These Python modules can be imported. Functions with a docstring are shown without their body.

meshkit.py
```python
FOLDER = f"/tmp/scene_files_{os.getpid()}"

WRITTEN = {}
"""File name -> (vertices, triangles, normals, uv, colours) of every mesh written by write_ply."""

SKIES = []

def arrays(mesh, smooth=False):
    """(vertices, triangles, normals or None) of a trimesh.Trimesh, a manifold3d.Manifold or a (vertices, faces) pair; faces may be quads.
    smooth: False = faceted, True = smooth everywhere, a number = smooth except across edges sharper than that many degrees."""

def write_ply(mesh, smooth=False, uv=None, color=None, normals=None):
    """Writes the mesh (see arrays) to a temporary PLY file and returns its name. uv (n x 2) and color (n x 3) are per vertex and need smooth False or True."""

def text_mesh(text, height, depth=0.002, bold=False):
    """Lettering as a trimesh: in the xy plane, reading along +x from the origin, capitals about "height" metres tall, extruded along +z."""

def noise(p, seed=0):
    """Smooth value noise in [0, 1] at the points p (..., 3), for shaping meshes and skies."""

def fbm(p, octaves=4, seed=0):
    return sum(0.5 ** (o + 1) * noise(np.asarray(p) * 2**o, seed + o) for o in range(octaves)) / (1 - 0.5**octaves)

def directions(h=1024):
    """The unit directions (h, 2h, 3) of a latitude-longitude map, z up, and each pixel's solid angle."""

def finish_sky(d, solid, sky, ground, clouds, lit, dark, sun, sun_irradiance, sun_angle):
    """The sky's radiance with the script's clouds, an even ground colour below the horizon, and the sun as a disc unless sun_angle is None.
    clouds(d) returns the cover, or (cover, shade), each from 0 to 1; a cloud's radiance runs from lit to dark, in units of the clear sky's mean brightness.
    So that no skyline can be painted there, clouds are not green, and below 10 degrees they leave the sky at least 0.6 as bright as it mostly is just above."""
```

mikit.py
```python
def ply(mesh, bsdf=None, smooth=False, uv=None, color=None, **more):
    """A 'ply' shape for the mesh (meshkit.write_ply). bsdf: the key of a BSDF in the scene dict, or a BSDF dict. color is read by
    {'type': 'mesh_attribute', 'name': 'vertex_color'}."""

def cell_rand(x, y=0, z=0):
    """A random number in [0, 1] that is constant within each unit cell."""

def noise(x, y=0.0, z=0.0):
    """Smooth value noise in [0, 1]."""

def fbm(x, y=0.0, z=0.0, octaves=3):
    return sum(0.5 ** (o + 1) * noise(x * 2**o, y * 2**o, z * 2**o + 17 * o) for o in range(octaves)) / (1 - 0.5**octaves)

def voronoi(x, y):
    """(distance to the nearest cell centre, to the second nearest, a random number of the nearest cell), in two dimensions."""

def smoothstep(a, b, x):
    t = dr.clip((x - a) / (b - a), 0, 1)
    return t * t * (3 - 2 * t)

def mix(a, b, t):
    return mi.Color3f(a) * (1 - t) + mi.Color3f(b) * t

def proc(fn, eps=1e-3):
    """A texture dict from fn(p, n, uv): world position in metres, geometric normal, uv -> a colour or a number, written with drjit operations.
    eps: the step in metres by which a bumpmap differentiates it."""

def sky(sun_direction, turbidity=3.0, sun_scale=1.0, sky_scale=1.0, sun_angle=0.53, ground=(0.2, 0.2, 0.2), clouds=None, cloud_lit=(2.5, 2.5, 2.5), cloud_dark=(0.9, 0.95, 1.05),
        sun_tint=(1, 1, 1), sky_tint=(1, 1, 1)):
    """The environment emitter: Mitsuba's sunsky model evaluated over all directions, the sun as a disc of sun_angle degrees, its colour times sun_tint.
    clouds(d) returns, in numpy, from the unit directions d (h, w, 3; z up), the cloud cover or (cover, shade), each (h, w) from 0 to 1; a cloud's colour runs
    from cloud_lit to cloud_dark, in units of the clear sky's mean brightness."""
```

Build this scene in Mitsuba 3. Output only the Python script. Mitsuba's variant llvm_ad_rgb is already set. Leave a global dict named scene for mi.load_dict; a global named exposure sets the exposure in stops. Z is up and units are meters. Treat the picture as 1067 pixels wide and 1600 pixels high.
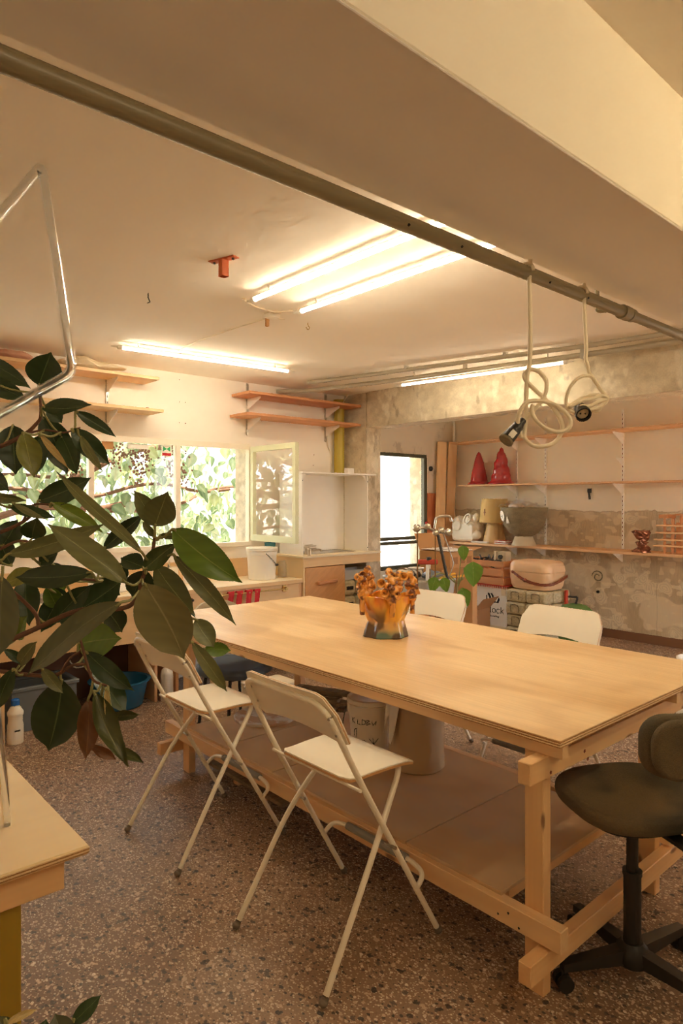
import math, random
import numpy as np
import trimesh
import shapely.geometry as sg
import drjit as dr
import mitsuba as mi
import mikit
import meshkit
from mikit import noise, fbm, voronoi, cell_rand, smoothstep, mix

# ------------------------------------------------------------------ camera, sky, lights, exposure
exposure = 1.72
T = mi.ScalarTransform4f
YAW = math.radians(48.5)                       # the view direction in the room's axes
FWD = np.array([math.cos(YAW), math.sin(YAW), 0.0])
EYE = np.array([0.0, 0.0, 1.6])
scene, labels = {}, {}
scene['camera'] = {'type': 'perspective', 'fov': math.degrees(2 * math.atan(533.5 / 1030.0)), 'fov_axis': 'x',
                   'principal_point_offset_y': 17.0 / 1600, 'near_clip': 0.05, 'far_clip': 200.0,
                   'to_world': T().look_at(origin=EYE.tolist(), target=(EYE + FWD).tolist(), up=[0, 0, 1])}


def cloud_cover(d):
    c = meshkit.fbm(d * [3.0, 3.0, 6.0] + 4.0, 4)
    return np.clip((c - 0.38) * 4, 0, 1)


SKY_POWER = 10.0
scene['sky'] = mikit.sky([0.60, -0.30, 0.75], turbidity=4.0, sun_scale=SKY_POWER * 0.7, sky_scale=SKY_POWER, clouds=cloud_cover,
                         cloud_lit=(1.5, 1.45, 1.38), cloud_dark=(1.2, 1.2, 1.2), ground=(0.45, 0.42, 0.36), sky_tint=(1.0, 0.95, 0.86))
TUBE_LIGHT = [17.0, 14.7, 10.8]                   # warm white fluorescent tubes

# ------------------------------------------------------------------ helpers
taken = set()


def numbered(full):
    if full not in taken:
        taken.add(full)
        return full
    i = 1
    while f'{full}_{i:03d}' in taken:
        i += 1
    k = f'{full}_{i:03d}'
    taken.add(k)
    return k


def put(name, mesh, mat, parent=None, smooth=False, label=None, **kw):
    k = numbered(f'{parent}__{name}' if parent else name)
    scene[k] = mikit.ply(mesh, mat, smooth=smooth, **kw)
    if label:
        labels[k] = {'label': label}
    return k


def thing(name, label, cat, group=None):
    k = numbered(name)
    tag(k, label, cat, group)
    return k


def tag(k, label, cat, group=None, kind=None):
    labels[k] = {'label': label, 'category': cat}
    if group:
        labels[k]['group'] = group
    if kind:
        labels[k]['kind'] = kind
    return k


def single(name, mesh, mat, label, cat, group=None, smooth=False, **kw):
    return tag(put(name, mesh, mat, None, smooth, **kw), label, cat, group)


def struct(name, mesh, mat, label, smooth=False, **kw):
    k = put(name, mesh, mat, None, smooth, **kw)
    labels[k] = {'label': label, 'kind': 'structure', 'category': name.split('_')[0] if not name.endswith('beam') else 'beam'}
    return k


class Kit:
    """A thing's parts in local coordinates, placed as often as needed."""

    def __init__(self):
        self.parts = []

    def add(self, name, mesh, mat, smooth=False, under=None, label=None, **kw):
        base = f'{under}__{name}' if under else name
        names = {p[0] for p in self.parts}
        full, i = base, 1
        while full in names:
            full = f'{base}_{i:03d}'
            i += 1
        self.parts.append((full, mikit.ply(mesh, mat, smooth=smooth, **kw), label))
        return full

    def place(self, name, label, cat, loc=(0, 0, 0), rz=0.0, group=None, mirror=False):
        k = thing(name, label, cat, group)
        m = T().translate(list(map(float, loc))).rotate([0, 0, 1], rz)
        for p, d, lab in self.parts:
            scene[f'{k}__{p}'] = {**d, 'to_world': m}
            if lab:
                labels[f'{k}__{p}'] = {'label': lab}
        return k


def cat(*ms):
    out = []
    for m in ms:
        out += list(m) if isinstance(m, (list, tuple)) and not hasattr(m, 'vertices') else [m]
    return trimesh.util.concatenate(out)


def bx(x0, x1, y0, y1, z0, z1, c=0.0015):
    lo, hi = np.array([min(x0, x1), min(y0, y1), min(z0, z1)]), np.array([max(x0, x1), max(y0, y1), max(z0, z1)])
    c = min(c, 0.3 * (hi - lo).min())
    if c <= 0:
        return trimesh.creation.box(bounds=[lo, hi])
    pts = []
    for i in range(8):
        s = np.array([i & 1, i >> 1 & 1, i >> 2 & 1])
        full = np.where(s, hi, lo)
        inn = np.where(s, hi - c, lo + c)
        for k in range(3):
            q = inn.copy()
            q[k] = full[k]
            pts.append(q)
    return trimesh.convex.convex_hull(np.array(pts))


def frame_of(d, up=(0, 0, 1)):
    d = np.asarray(d, float) / np.linalg.norm(d)
    a = np.cross(up, d)
    if np.linalg.norm(a) < 1e-4:
        a = np.cross([1, 0, 0], d)
    a /= np.linalg.norm(a)
    return d, a, np.cross(d, a)


def place(mesh, o, d, up=(0, 0, 1)):
    """Local x along d, y to the side, z as near to up as can be."""
    x, y, z = frame_of(d, up)
    m = np.eye(4)
    m[:3, :3] = np.stack([x, y, z], 1)
    m[:3, 3] = o
    q = mesh.copy()
    q.apply_transform(m)
    return q


def rotz(mesh, deg, about=(0, 0, 0)):
    q = mesh.copy()
    q.apply_transform(trimesh.transformations.rotation_matrix(math.radians(deg), [0, 0, 1], about))
    return q


def rot(mesh, deg, axis, about=(0, 0, 0)):
    q = mesh.copy()
    q.apply_transform(trimesh.transformations.rotation_matrix(math.radians(deg), axis, about))
    return q


def move(mesh, *d):
    q = mesh.copy()
    q.apply_translation(d)
    return q


def bar(p, q, w, h, up=(0, 0, 1), c=0.0015):
    p, q = np.asarray(p, float), np.asarray(q, float)
    return place(bx(0, np.linalg.norm(q - p), -w / 2, w / 2, -h / 2, h / 2, c), p, q - p, up)


def tube(pts, r, n=12, caps=True, closed=False):
    p = np.asarray(pts, float)
    r = np.broadcast_to(np.asarray(r, float), (len(p),))
    if closed:
        t = np.roll(p, -1, 0) - np.roll(p, 1, 0)
    else:
        t = np.gradient(p, axis=0)
    t /= np.linalg.norm(t, axis=1, keepdims=True) + 1e-12
    a = np.cross(t[0], [0, 0, 1.0] if abs(t[0][2]) < 0.9 else [1.0, 0, 0])
    a /= np.linalg.norm(a)
    A = [a]
    for i in range(1, len(p)):
        a = A[-1] - t[i] * (A[-1] @ t[i])
        A.append(a / (np.linalg.norm(a) + 1e-12))
    A = np.array(A)
    B = np.cross(t, A)
    ang = np.arange(n) * 2 * np.pi / n
    v = p[:, None] + r[:, None, None] * (np.cos(ang)[None, :, None] * A[:, None] + np.sin(ang)[None, :, None] * B[:, None])
    m = len(p)
    f = []
    for i in range(m if closed else m - 1):
        i2 = (i + 1) % m
        for j in range(n):
            k = (j + 1) % n
            f += [[i * n + j, i * n + k, i2 * n + k], [i * n + j, i2 * n + k, i2 * n + j]]
    v = v.reshape(-1, 3)
    if caps and not closed:
        v = np.vstack([v, p[0], p[-1]])
        for j in range(n):
            k = (j + 1) % n
            f += [[m * n, k, j], [m * n + 1, (m - 1) * n + j, (m - 1) * n + k]]
    return trimesh.Trimesh(v, f, process=False)


def fillet(pts, rad, seg=6):
    p = [np.asarray(q, float) for q in pts]
    out = [p[0]]
    for i in range(1, len(p) - 1):
        a, b, c = p[i - 1], p[i], p[i + 1]
        r = rad[i] if isinstance(rad, (list, tuple)) else rad
        u, w = (a - b), (c - b)
        r = min(r, 0.49 * np.linalg.norm(u), 0.49 * np.linalg.norm(w))
        u, w = b + u / np.linalg.norm(u) * r, b + w / np.linalg.norm(w) * r
        for s in np.linspace(0, 1, seg + 1):
            out.append((1 - s) ** 2 * u + 2 * s * (1 - s) * b + s * s * w)
    out.append(p[-1])
    return np.array(out)


def spline(pts, n=8):
    p = np.asarray(pts, float)
    p = np.vstack([2 * p[0] - p[1], p, 2 * p[-1] - p[-2]])
    out = []
    for i in range(1, len(p) - 2):
        for s in np.arange(n) / n:
            a, b, c, d = p[i - 1:i + 3]
            out.append(0.5 * (2 * b + (c - a) * s + (2 * a - 5 * b + 4 * c - d) * s * s + (3 * b - a - 3 * c + d) * s ** 3))
    out.append(p[-2])
    return np.array(out)


def lathe(prof, n=40, o=(0, 0, 0)):
    prof = [(max(r, 1e-5), z) for r, z in prof]
    ang = np.arange(n) * 2 * np.pi / n
    v = np.array([[r * math.cos(a), r * math.sin(a), z] for r, z in prof for a in ang]) + np.asarray(o, float)
    f = []
    for i in range(len(prof) - 1):
        for j in range(n):
            k = (j + 1) % n
            f += [[i * n + j, i * n + k, (i + 1) * n + k], [i * n + j, (i + 1) * n + k, (i + 1) * n + j]]
    m = trimesh.Trimesh(v, f, process=False)
    return m


def cyl(p, q, r, n=20):
    return tube([p, q], r, n)


def prism(poly, z0, z1):
    m = trimesh.creation.extrude_polygon(poly if isinstance(poly, sg.Polygon) else sg.Polygon(poly), z1 - z0, engine='earcut')
    m.apply_translation([0, 0, z0])
    return m


def rrect(w, h, r, seg=5):
    return sg.box(-w / 2 + r, -h / 2 + r, w / 2 - r, h / 2 - r).buffer(r, quad_segs=seg)


def rounded(poly, z0, z1, c, steps=3):
    """Convex outline, extruded, with rounded edges."""
    pts = []
    for s in np.linspace(0, math.pi / 2, steps + 1):
        q = np.array(poly.buffer(-c * (1 - math.sin(s))).exterior.coords)
        dz = c * (1 - math.cos(s))
        pts += [np.c_[q, np.full(len(q), z0 + dz)], np.c_[q, np.full(len(q), z1 - dz)]]
    return trimesh.convex.convex_hull(np.vstack(pts))


def slab(P, t, up_sign=1.0):
    """A closed sheet of thickness t below the grid P (nu, nv, 3)."""
    P = np.asarray(P, float)
    nu, nv = P.shape[:2]
    du, dv = np.gradient(P, axis=0), np.gradient(P, axis=1)
    n = np.cross(du, dv)
    n /= np.linalg.norm(n, axis=2, keepdims=True) + 1e-12
    Q = P - n * t * up_sign
    idx = np.arange(nu * nv).reshape(nu, nv)
    f = []
    for i in range(nu - 1):
        for j in range(nv - 1):
            a, b, c, d = idx[i, j], idx[i + 1, j], idx[i + 1, j + 1], idx[i, j + 1]
            f += [[a, b, c], [a, c, d]]
            a, b, c, d = (x + nu * nv for x in (a, b, c, d))
            f += [[a, c, b], [a, d, c]]
    rim = list(idx[:, 0]) + list(idx[-1, 1:]) + list(idx[-2::-1, -1]) + list(idx[0, -2:0:-1])
    for i in range(len(rim)):
        a, b = rim[i], rim[(i + 1) % len(rim)]
        f += [[a, b + nu * nv, b], [a, a + nu * nv, b + nu * nv]]
    m = trimesh.Trimesh(np.vstack([P.reshape(-1, 3), Q.reshape(-1, 3)]), f, process=False)
    if up_sign < 0:
        m.invert()
    return m


def ball(c, r, sub=2, s=(1, 1, 1)):
    m = trimesh.creation.icosphere(subdivisions=sub, radius=1.0)
    m.vertices = m.vertices * np.asarray(s) * r + np.asarray(c)
    return m


def lumpy(m, amp, freq, seed=0, octaves=3):
    q = m.copy()
    n = meshkit.fbm(q.vertices * freq + seed * 7.3, octaves, seed) - 0.5
    q.vertices = q.vertices + q.vertex_normals * (n * 2 * amp)[:, None]
    return q


def text_on(s, h, o, right, up, depth=0.001, bold=False):
    """Lettering standing on a surface: origin o, reading along right."""
    m = meshkit.text_mesh(s, h, depth, bold)
    r, u = np.asarray(right, float), np.asarray(up, float)
    r, u = r / np.linalg.norm(r), u / np.linalg.norm(u)
    k = np.eye(4)
    k[:3, :3] = np.stack([r, u, np.cross(r, u)], 1)
    k[:3, 3] = o
    m.apply_transform(k)
    return m


# ------------------------------------------------------------------ materials
def lin(h):
    c = np.array([int(h[i:i + 2], 16) for i in (0, 2, 4)]) / 255.0
    return np.where(c <= 0.04045, c / 12.92, ((c + 0.055) / 1.055) ** 2.4).tolist()


def col(c):
    if callable(c):
        return mikit.proc(c)
    return {'type': 'rgb', 'value': lin(c) if isinstance(c, str) else list(c)}


def pr(name, c, rough=0.5, bump=None, scale=0.001, **kw):
    d = {'type': 'principled', 'base_color': col(c), 'roughness': rough, **kw}
    if bump is not None:
        d = {'type': 'bumpmap', 'arbitrary': mikit.proc(bump), 'scale': scale, 'bsdf': d}
    scene[name] = {'type': 'twosided', 'bsdf': d}
    return name


def f_terrazzo(p, n, uv):
    big = fbm(p.x * 1.3, p.y * 1.3, 0.0, 2)
    c = mix(lin('7d624e'), lin('93775f'), smoothstep(0.35, 0.65, big))
    fine = noise(p.x * 300, p.y * 300)
    c = c * (0.86 + 0.28 * fine)
    wob = 0.3 * (noise(p.x * 170, p.y * 170, 3.0) - 0.5)
    for sc, light, dark, r in ((135.0, 0.36, 0.07, 0.38), (66.0, 0.20, 0.12, 0.34), (31.0, 0.04, 0.18, 0.27)):
        d1, d2, k = voronoi(p.x * sc + 5.0, p.y * sc * 0.8 + 2.0)
        inside = 1 - smoothstep(r - 0.06, r + 0.04, d1 + wob)
        k2 = dr.square(k * 7.0 - dr.floor(k * 7.0))
        pale = mix(lin('c4ad95'), lin('e8dccb'), k2)
        c = mix(c, pale, inside * dr.select(k < light, 0.75, 0.0))
        c = mix(c, mix(lin('2f2a27'), lin('5d5048'), k2), inside * dr.select(k > 1 - dark, 0.9, 0.0))
    stain = smoothstep(0.5, 0.75, fbm(p.x * 2.6 + 7, p.y * 2.6, 1.0, 3))
    return mix(c, c * mi.Color3f(0.93, 0.95, 1.0) + 0.03, stain * 0.6)


def f_concrete(p, n, uv):
    a = fbm(p.x * 3 + p.y * 3, p.z * 3.5, p.y * 0.7, 4)
    b = fbm(p.y * 16 + 3, p.z * 22, p.x * 16, 3)
    c = mix(lin('b9aa90'), lin('d9ccb2'), smoothstep(0.3, 0.7, a * 0.6 + b * 0.4))
    c = mix(c, lin('e8dec8'), smoothstep(0.56, 0.68, fbm(p.y * 9, p.z * 7 + 5, p.x * 9, 3)) * 0.6)
    c = mix(c, lin('8d7c64'), smoothstep(0.63, 0.76, fbm(p.y * 11 + 9, p.z * 6, p.x * 11, 4)) * 0.6)
    return c * (0.9 + 0.2 * noise(p.y * 150, p.z * 150, p.x * 150))


def f_concrete_h(p, n, uv):
    return fbm(p.y * 30, p.z * 30, p.x * 30, 4) + 0.5 * smoothstep(0.6, 0.7, fbm(p.y * 7, p.z * 5, p.x * 7, 3))


def f_plaster_h(p, n, uv):
    return fbm(p.x * 45, p.y * 45, p.z * 45, 3) + 0.6 * fbm(p.x * 9, p.y * 9, p.z * 9, 2)


def f_glue(p, n, uv):
    """The bare plaster of the right wall with round dabs of old tile adhesive, painted above 1.5 m."""
    c = mix(lin('b09d80'), lin('c2b092'), smoothstep(0.3, 0.7, fbm(p.y * 5, p.z * 5, 1.0, 3)))
    c = c * (0.9 + 0.2 * noise(p.y * 260, p.z * 24))
    wy, wz = p.y + 0.10 * (fbm(p.y * 9, p.z * 9, 4.0, 2) - 0.5), p.z + 0.10 * (fbm(p.y * 9 + 9, p.z * 9, 8.0, 2) - 0.5)
    d1, d2, k = voronoi(wy * 4.2 + 0.4, wz * 4.2)
    dab = (1 - smoothstep(0.33, 0.39, d1 + 0.22 * (noise(p.y * 30, p.z * 30) - 0.5))) * dr.select(k < 0.60, 1.0, 0.0)
    ring = 0.9 + 0.1 * dr.sin(d1 * 55)
    c = mix(c, mix(lin('d6c6a8'), lin('e4d6ba'), k) * ring, dab * 0.9)
    patch = smoothstep(0.57, 0.60, fbm(p.y * 2.2 + 3, p.z * 2.8, 2.0, 3))
    c = mix(c, lin('dccbad'), patch * 0.7)
    fleck = smoothstep(0.72, 0.76, noise(p.y * 15, p.z * 24, 5.0))
    c = mix(c, lin('e0d1b4'), fleck * 0.6)
    seam = 1 - smoothstep(0.0, 0.004, dr.abs(p.y - 3.18 + 0.01 * noise(p.z * 9)))
    c = mix(c, lin('80705a'), seam * 0.5)
    paint = mix(lin('ebdfc6'), lin('f3e9d4'), fbm(p.y * 2, p.z * 2, 0.0, 2))
    edge = 1.485 + 0.02 * (noise(p.y * 25) - 0.5) + 0.025 * (noise(p.y * 3, 2.0) - 0.5)
    lip = 1 - smoothstep(0.0, 0.012, dr.abs(p.z - edge))
    c = mix(c, paint, smoothstep(-0.002, 0.002, p.z - edge))
    return mix(c, lin('8c7150'), lip * 0.35)


def f_glue_h(p, n, uv):
    d1, d2, k = voronoi(p.y * 4.2 + 0.4, p.z * 4.2)
    return fbm(p.y * 40, p.z * 40, 0.0, 3) + dr.sin(d1 * 55) * 0.3 * dr.select(d1 < 0.38, 1.0, 0.0)


def f_alcove(p, n, uv):
    c = mix(lin('d8ccb4'), lin('e6dac4'), fbm(p.x * 2.5, p.y * 2.5, p.z * 2.5, 3))
    return mix(c, lin('aa9a82'), smoothstep(0.58, 0.7, fbm(p.x * 6, p.z * 6, p.y * 6, 4)) * 0.5)


def wood(axis, base, dark, freq=1.0, knots=0.0, streak=0.6):
    """Wood with the grain along an axis: 0 = x, 1 = y, 2 = z."""
    A, B = lin(base), lin(dark)

    def fn(p, n, uv):
        q = (p.x, p.y, p.z)
        l, a, b = q[axis], q[(axis + 1) % 3], q[(axis + 2) % 3]
        w = fbm(l * 1.6 * freq, a * 7 * freq, b * 7 * freq, 3)
        g = noise(l * 3 * freq, a * 110 * freq, b * 110 * freq)
        s = dr.sin((a * 60 + b * 43) * freq + w * 14)
        t = streak * (0.45 * smoothstep(0.3, 0.75, w) + 0.3 * g + 0.25 * (0.5 + 0.5 * s))
        c = mix(A, B, t)
        if knots:
            d1, d2, k = voronoi(l * 3.2 + 0.3, (a + b) * 9.0)
            kn = (1 - smoothstep(0.05, 0.13, d1)) * dr.select(k < knots, 1.0, 0.0)
            c = mix(c, lin('6b3c1e'), kn * 0.8)
        return c
    return fn


def f_tabletop(p, n, uv):
    w = fbm(p.y * 1.7, p.x * 5 + 0.8 * fbm(p.y * 1.2, p.x * 2, 3.0, 2), 0.0, 3)
    g = noise(p.y * 5, p.x * 170)
    c = mix(lin('e3c394'), lin('cda672'), smoothstep(0.34, 0.7, w) * 0.75)
    c = c * (0.95 + 0.1 * g)
    st = smoothstep(0.6, 0.78, fbm(p.x * 2.4 + 4, p.y * 1.9, 7.0, 4))
    return mix(c, lin('b98d5c'), st * 0.35)


def f_mdf(p, n, uv):
    a = fbm(p.x * 2.2, p.y * 1.6, p.z * 2, 4)
    c = mix(lin('c2a17a'), lin('d6b992'), smoothstep(0.35, 0.66, a))
    return mix(c, lin('c3b09a'), smoothstep(0.55, 0.75, fbm(p.x * 4 + 5, p.y * 2.4, 2.0, 4)) * 0.6)


def f_vase(p, n, uv):
    """Glaze: teal at the foot, amber and yellow above, brown runs."""
    z = p.z - 0.87
    a = fbm(p.x * 15, p.y * 15, p.z * 7, 3)
    c = mix(lin('d97d18'), lin('f2b640'), smoothstep(0.35, 0.62, a))
    c = mix(c, lin('c2560e'), smoothstep(0.55, 0.72, fbm(p.x * 20 + 3, p.y * 20, p.z * 9, 3)) * 0.7)
    low = 1 - smoothstep(0.015, 0.06, z + 0.04 * (a - 0.5))
    c = mix(c, lin('c2b48a'), (1 - smoothstep(0.05, 0.14, z + 0.10 * (a - 0.5))) * 0.6)
    c = mix(c, lin('2f6a62'), low * 0.9)
    run = smoothstep(0.5, 0.56, fbm(p.x * 8 + 1.7, p.y * 8 + 2.2, p.z * 4, 3)) * (1 - smoothstep(0.11, 0.2, z))
    return mix(c, lin('47290e'), run * 0.9)


def f_twig(p, n, uv):
    return mix(lin('dd9a45'), lin('6a3a1e'), smoothstep(0.48, 0.68, fbm(p.x * 34, p.y * 34, p.z * 34, 2)))


def f_fabric_h(p, n, uv):
    return noise(p.x * 520, p.y * 520, p.z * 520)


def f_seat_fabric(p, n, uv):
    c = mix(lin('413c2e'), lin('5f5038'), smoothstep(0.35, 0.65, fbm(p.x * 5, p.y * 5, p.z * 5, 3)))
    return c * (0.8 + 0.4 * noise(p.x * 420, p.y * 420, p.z * 420))


def f_bowl(p, n, uv):
    c = mix(lin('5a503c'), lin('86775a'), fbm(p.x * 14, p.y * 14, p.z * 22, 4))
    return c * (0.8 + 0.4 * noise(p.x * 150, p.y * 150, p.z * 150))


def f_weave(p, n, uv):
    c = mix(lin('a89a78'), lin('c9bb96'), noise(p.x * 60, p.y * 60, p.z * 60))
    return c * (0.85 + 0.3 * noise(p.x * 30, p.y * 30, p.z * 260))


def f_drift(p, n, uv):
    return mix(lin('5f4c38'), lin('9a8466'), noise(p.x * 20, p.y * 160, p.z * 160))


def f_disc(p, n, uv):
    return mix(lin('c29c74'), lin('d9cfc2'), smoothstep(0.45, 0.62, fbm(p.x * 18, p.y * 11, 0.0, 4)))


def f_ceiling(p, n, uv):
    return mix(lin('e6dccc'), lin('eee6d8'), fbm(p.x * 1.4, p.y * 1.4, p.z, 3))


pr('m_terrazzo', f_terrazzo, 0.42, specular=0.4)
pr('m_concrete', f_concrete, 0.9, f_concrete_h, 0.003)
pr('m_glue', f_glue, 0.85, f_glue_h, 0.002)
pr('m_alcove', f_alcove, 0.85, f_plaster_h, 0.002)
pr('m_ceiling', f_ceiling, 0.9, f_plaster_h, 0.0025)
pr('m_wallboard', 'f0e8da', 0.6)
pr('m_plaster', 'efe6d4', 0.85, f_plaster_h, 0.0025)
pr('m_tabletop', f_tabletop, 0.42)
pr('m_pine_x', wood(0, 'e6c08e', 'cb935c', 1.0, 0.3), 0.55)
pr('m_pine_y', wood(1, 'e6c496', 'cc9a68', 1.0, 0.3), 0.55)
pr('m_pine_z', wood(2, 'e6c08e', 'cb945e', 1.0, 0.25), 0.55)
pr('m_ply_x', wood(0, 'e0c092', 'cda06c', 0.7), 0.5)
pr('m_ply_y', wood(1, 'dcb184', 'c08a58', 0.7), 0.5)
pr('m_ply_light', 'e0c59a', 0.6)
pr('m_ply_dark', 'a9794c', 0.65)
pr('m_mdf', f_mdf, 0.6)
pr('m_powder', 'f3ead6', 0.35, specular=0.5)
pr('m_laminate', 'efe6d3', 0.32)
pr('m_beech_edge', 'cb9a68', 0.5)
pr('m_foot', '6f6252', 0.7)
pr('m_foam', '86837c', 0.8)
pr('m_steel', 'b9b2a6', 0.3, metallic=1.0)
pr('m_chrome', 'd8d2c8', 0.12, metallic=1.0)
pr('m_brass', 'b0905a', 0.3, metallic=1.0)
pr('m_darksteel', '3b3833', 0.45, metallic=0.4)
pr('m_black', '1d1a17', 0.45)
pr('m_white', 'f1ece2', 0.4)
pr('m_whiteplastic', 'ece5d6', 0.3)
pr('m_cream', 'e2d3b4', 0.5)
pr('m_greypaint', 'b5ab96', 0.45)
pr('m_yellowpipe', 'b3a03a', 0.4)
pr('m_orange', 'd07850', 0.5)
pr('m_red', '97161c', 0.14, clearcoat=1.0, specular=0.6)
pr('m_redcloth', 'b8232a', 0.75)
pr('m_fabric_dark', f_seat_fabric, 0.95, f_fabric_h, 0.0008)
pr('m_fabric_blue', '5c6670', 0.95, f_fabric_h, 0.0008)
pr('m_olive', '9a7d22', 0.5)
pr('m_blue', '1b5674', 0.35)
pr('m_greyblue', '656c72', 0.45)
pr('m_teal', '3f7d8c', 0.4)
pr('m_card', 'b98a5a', 0.8)
pr('m_card_dark', '9c6f46', 0.8)
pr('m_paper', 'e9e4da', 0.7)
pr('m_bag', 'b9a284', 0.75)
pr('m_ink', '1c1b1b', 0.6)
pr('m_peach', 'e4be94', 0.4)
pr('m_leather', '7a3f28', 0.5)
pr('m_lampshade', 'cdae72', 0.8)
pr('m_lampbase', 'd2ae78', 0.45)
pr('m_bowl', f_bowl, 0.85)
pr('m_clay', 'c2b293', 0.8)
pr('m_bust', 'efe7d8', 0.45)
pr('m_weave', f_weave, 0.85)
pr('m_drift', f_drift, 0.9)
pr('m_disc', f_disc, 0.6)
pr('m_vase', f_vase, 0.12, clearcoat=1.0, specular=0.6)
pr('m_twig', f_twig, 0.18, clearcoat=0.8)
pr('m_copper', '8f5f48', 0.3, metallic=0.8)
pr('m_terracotta', 'c4764c', 0.6)
pr('m_window_paint', 'efe4d0', 0.45)
pr('m_sash_paint', 'd7d8b4', 0.45)
pr('m_windowsteel', '4b4a3a', 0.5)
pr('m_baseboard', '6d4b34', 0.6)
pr('m_outside', 'e8e2d6', 0.9)
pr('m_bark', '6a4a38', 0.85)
pr('m_cable', 'e6d9bf', 0.5)
pr('m_orangepaint', 'c0602e', 0.6)
pr('m_crate', 'c58a5c', 0.65)
scene['m_leaf'] = {'type': 'twosided', 'bsdf': {'type': 'principled', 'base_color': {'type': 'mesh_attribute', 'name': 'vertex_color'}, 'roughness': 0.36, 'specular': 0.5}}
scene['m_leafthin'] = {'type': 'principledthin', 'base_color': {'type': 'mesh_attribute', 'name': 'vertex_color'}, 'roughness': 0.5, 'diff_trans': 0.8}
scene['m_glass'] = {'type': 'dielectric', 'int_ior': 1.5}
scene['m_pane'] = {'type': 'thindielectric', 'int_ior': 1.5}
scene['m_film'] = {'type': 'thindielectric', 'int_ior': 1.35}
pr('m_diag', lambda p, n, uv: mix(lin('d3a06c'), lin('b9834f'), 0.5 * fbm(p.x * 8 + p.z * 8, (p.z - p.x) * 30, 1.0, 3) + 0.3 * noise((p.z - p.x * 0.7) * 160, p.x * 3)), 0.5)
pr('m_shelf_red', wood(0, 'cf9468', 'ad6c44', 0.9), 0.5)
pr('m_film_white', 'e6e0d4', 0.2)
pr('m_bluecap', '1f5fb0', 0.35)
pr('m_pinkcloth', 'c99a82', 0.9)
pr('m_filmsheet', 'c9c4b8', 0.15, specular=0.8)
pr('m_redbook', 'b8402c', 0.5)
pr('m_greentub', '4d6b34', 0.5)
pr('m_greytub', 'b9b6ac', 0.4)
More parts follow.
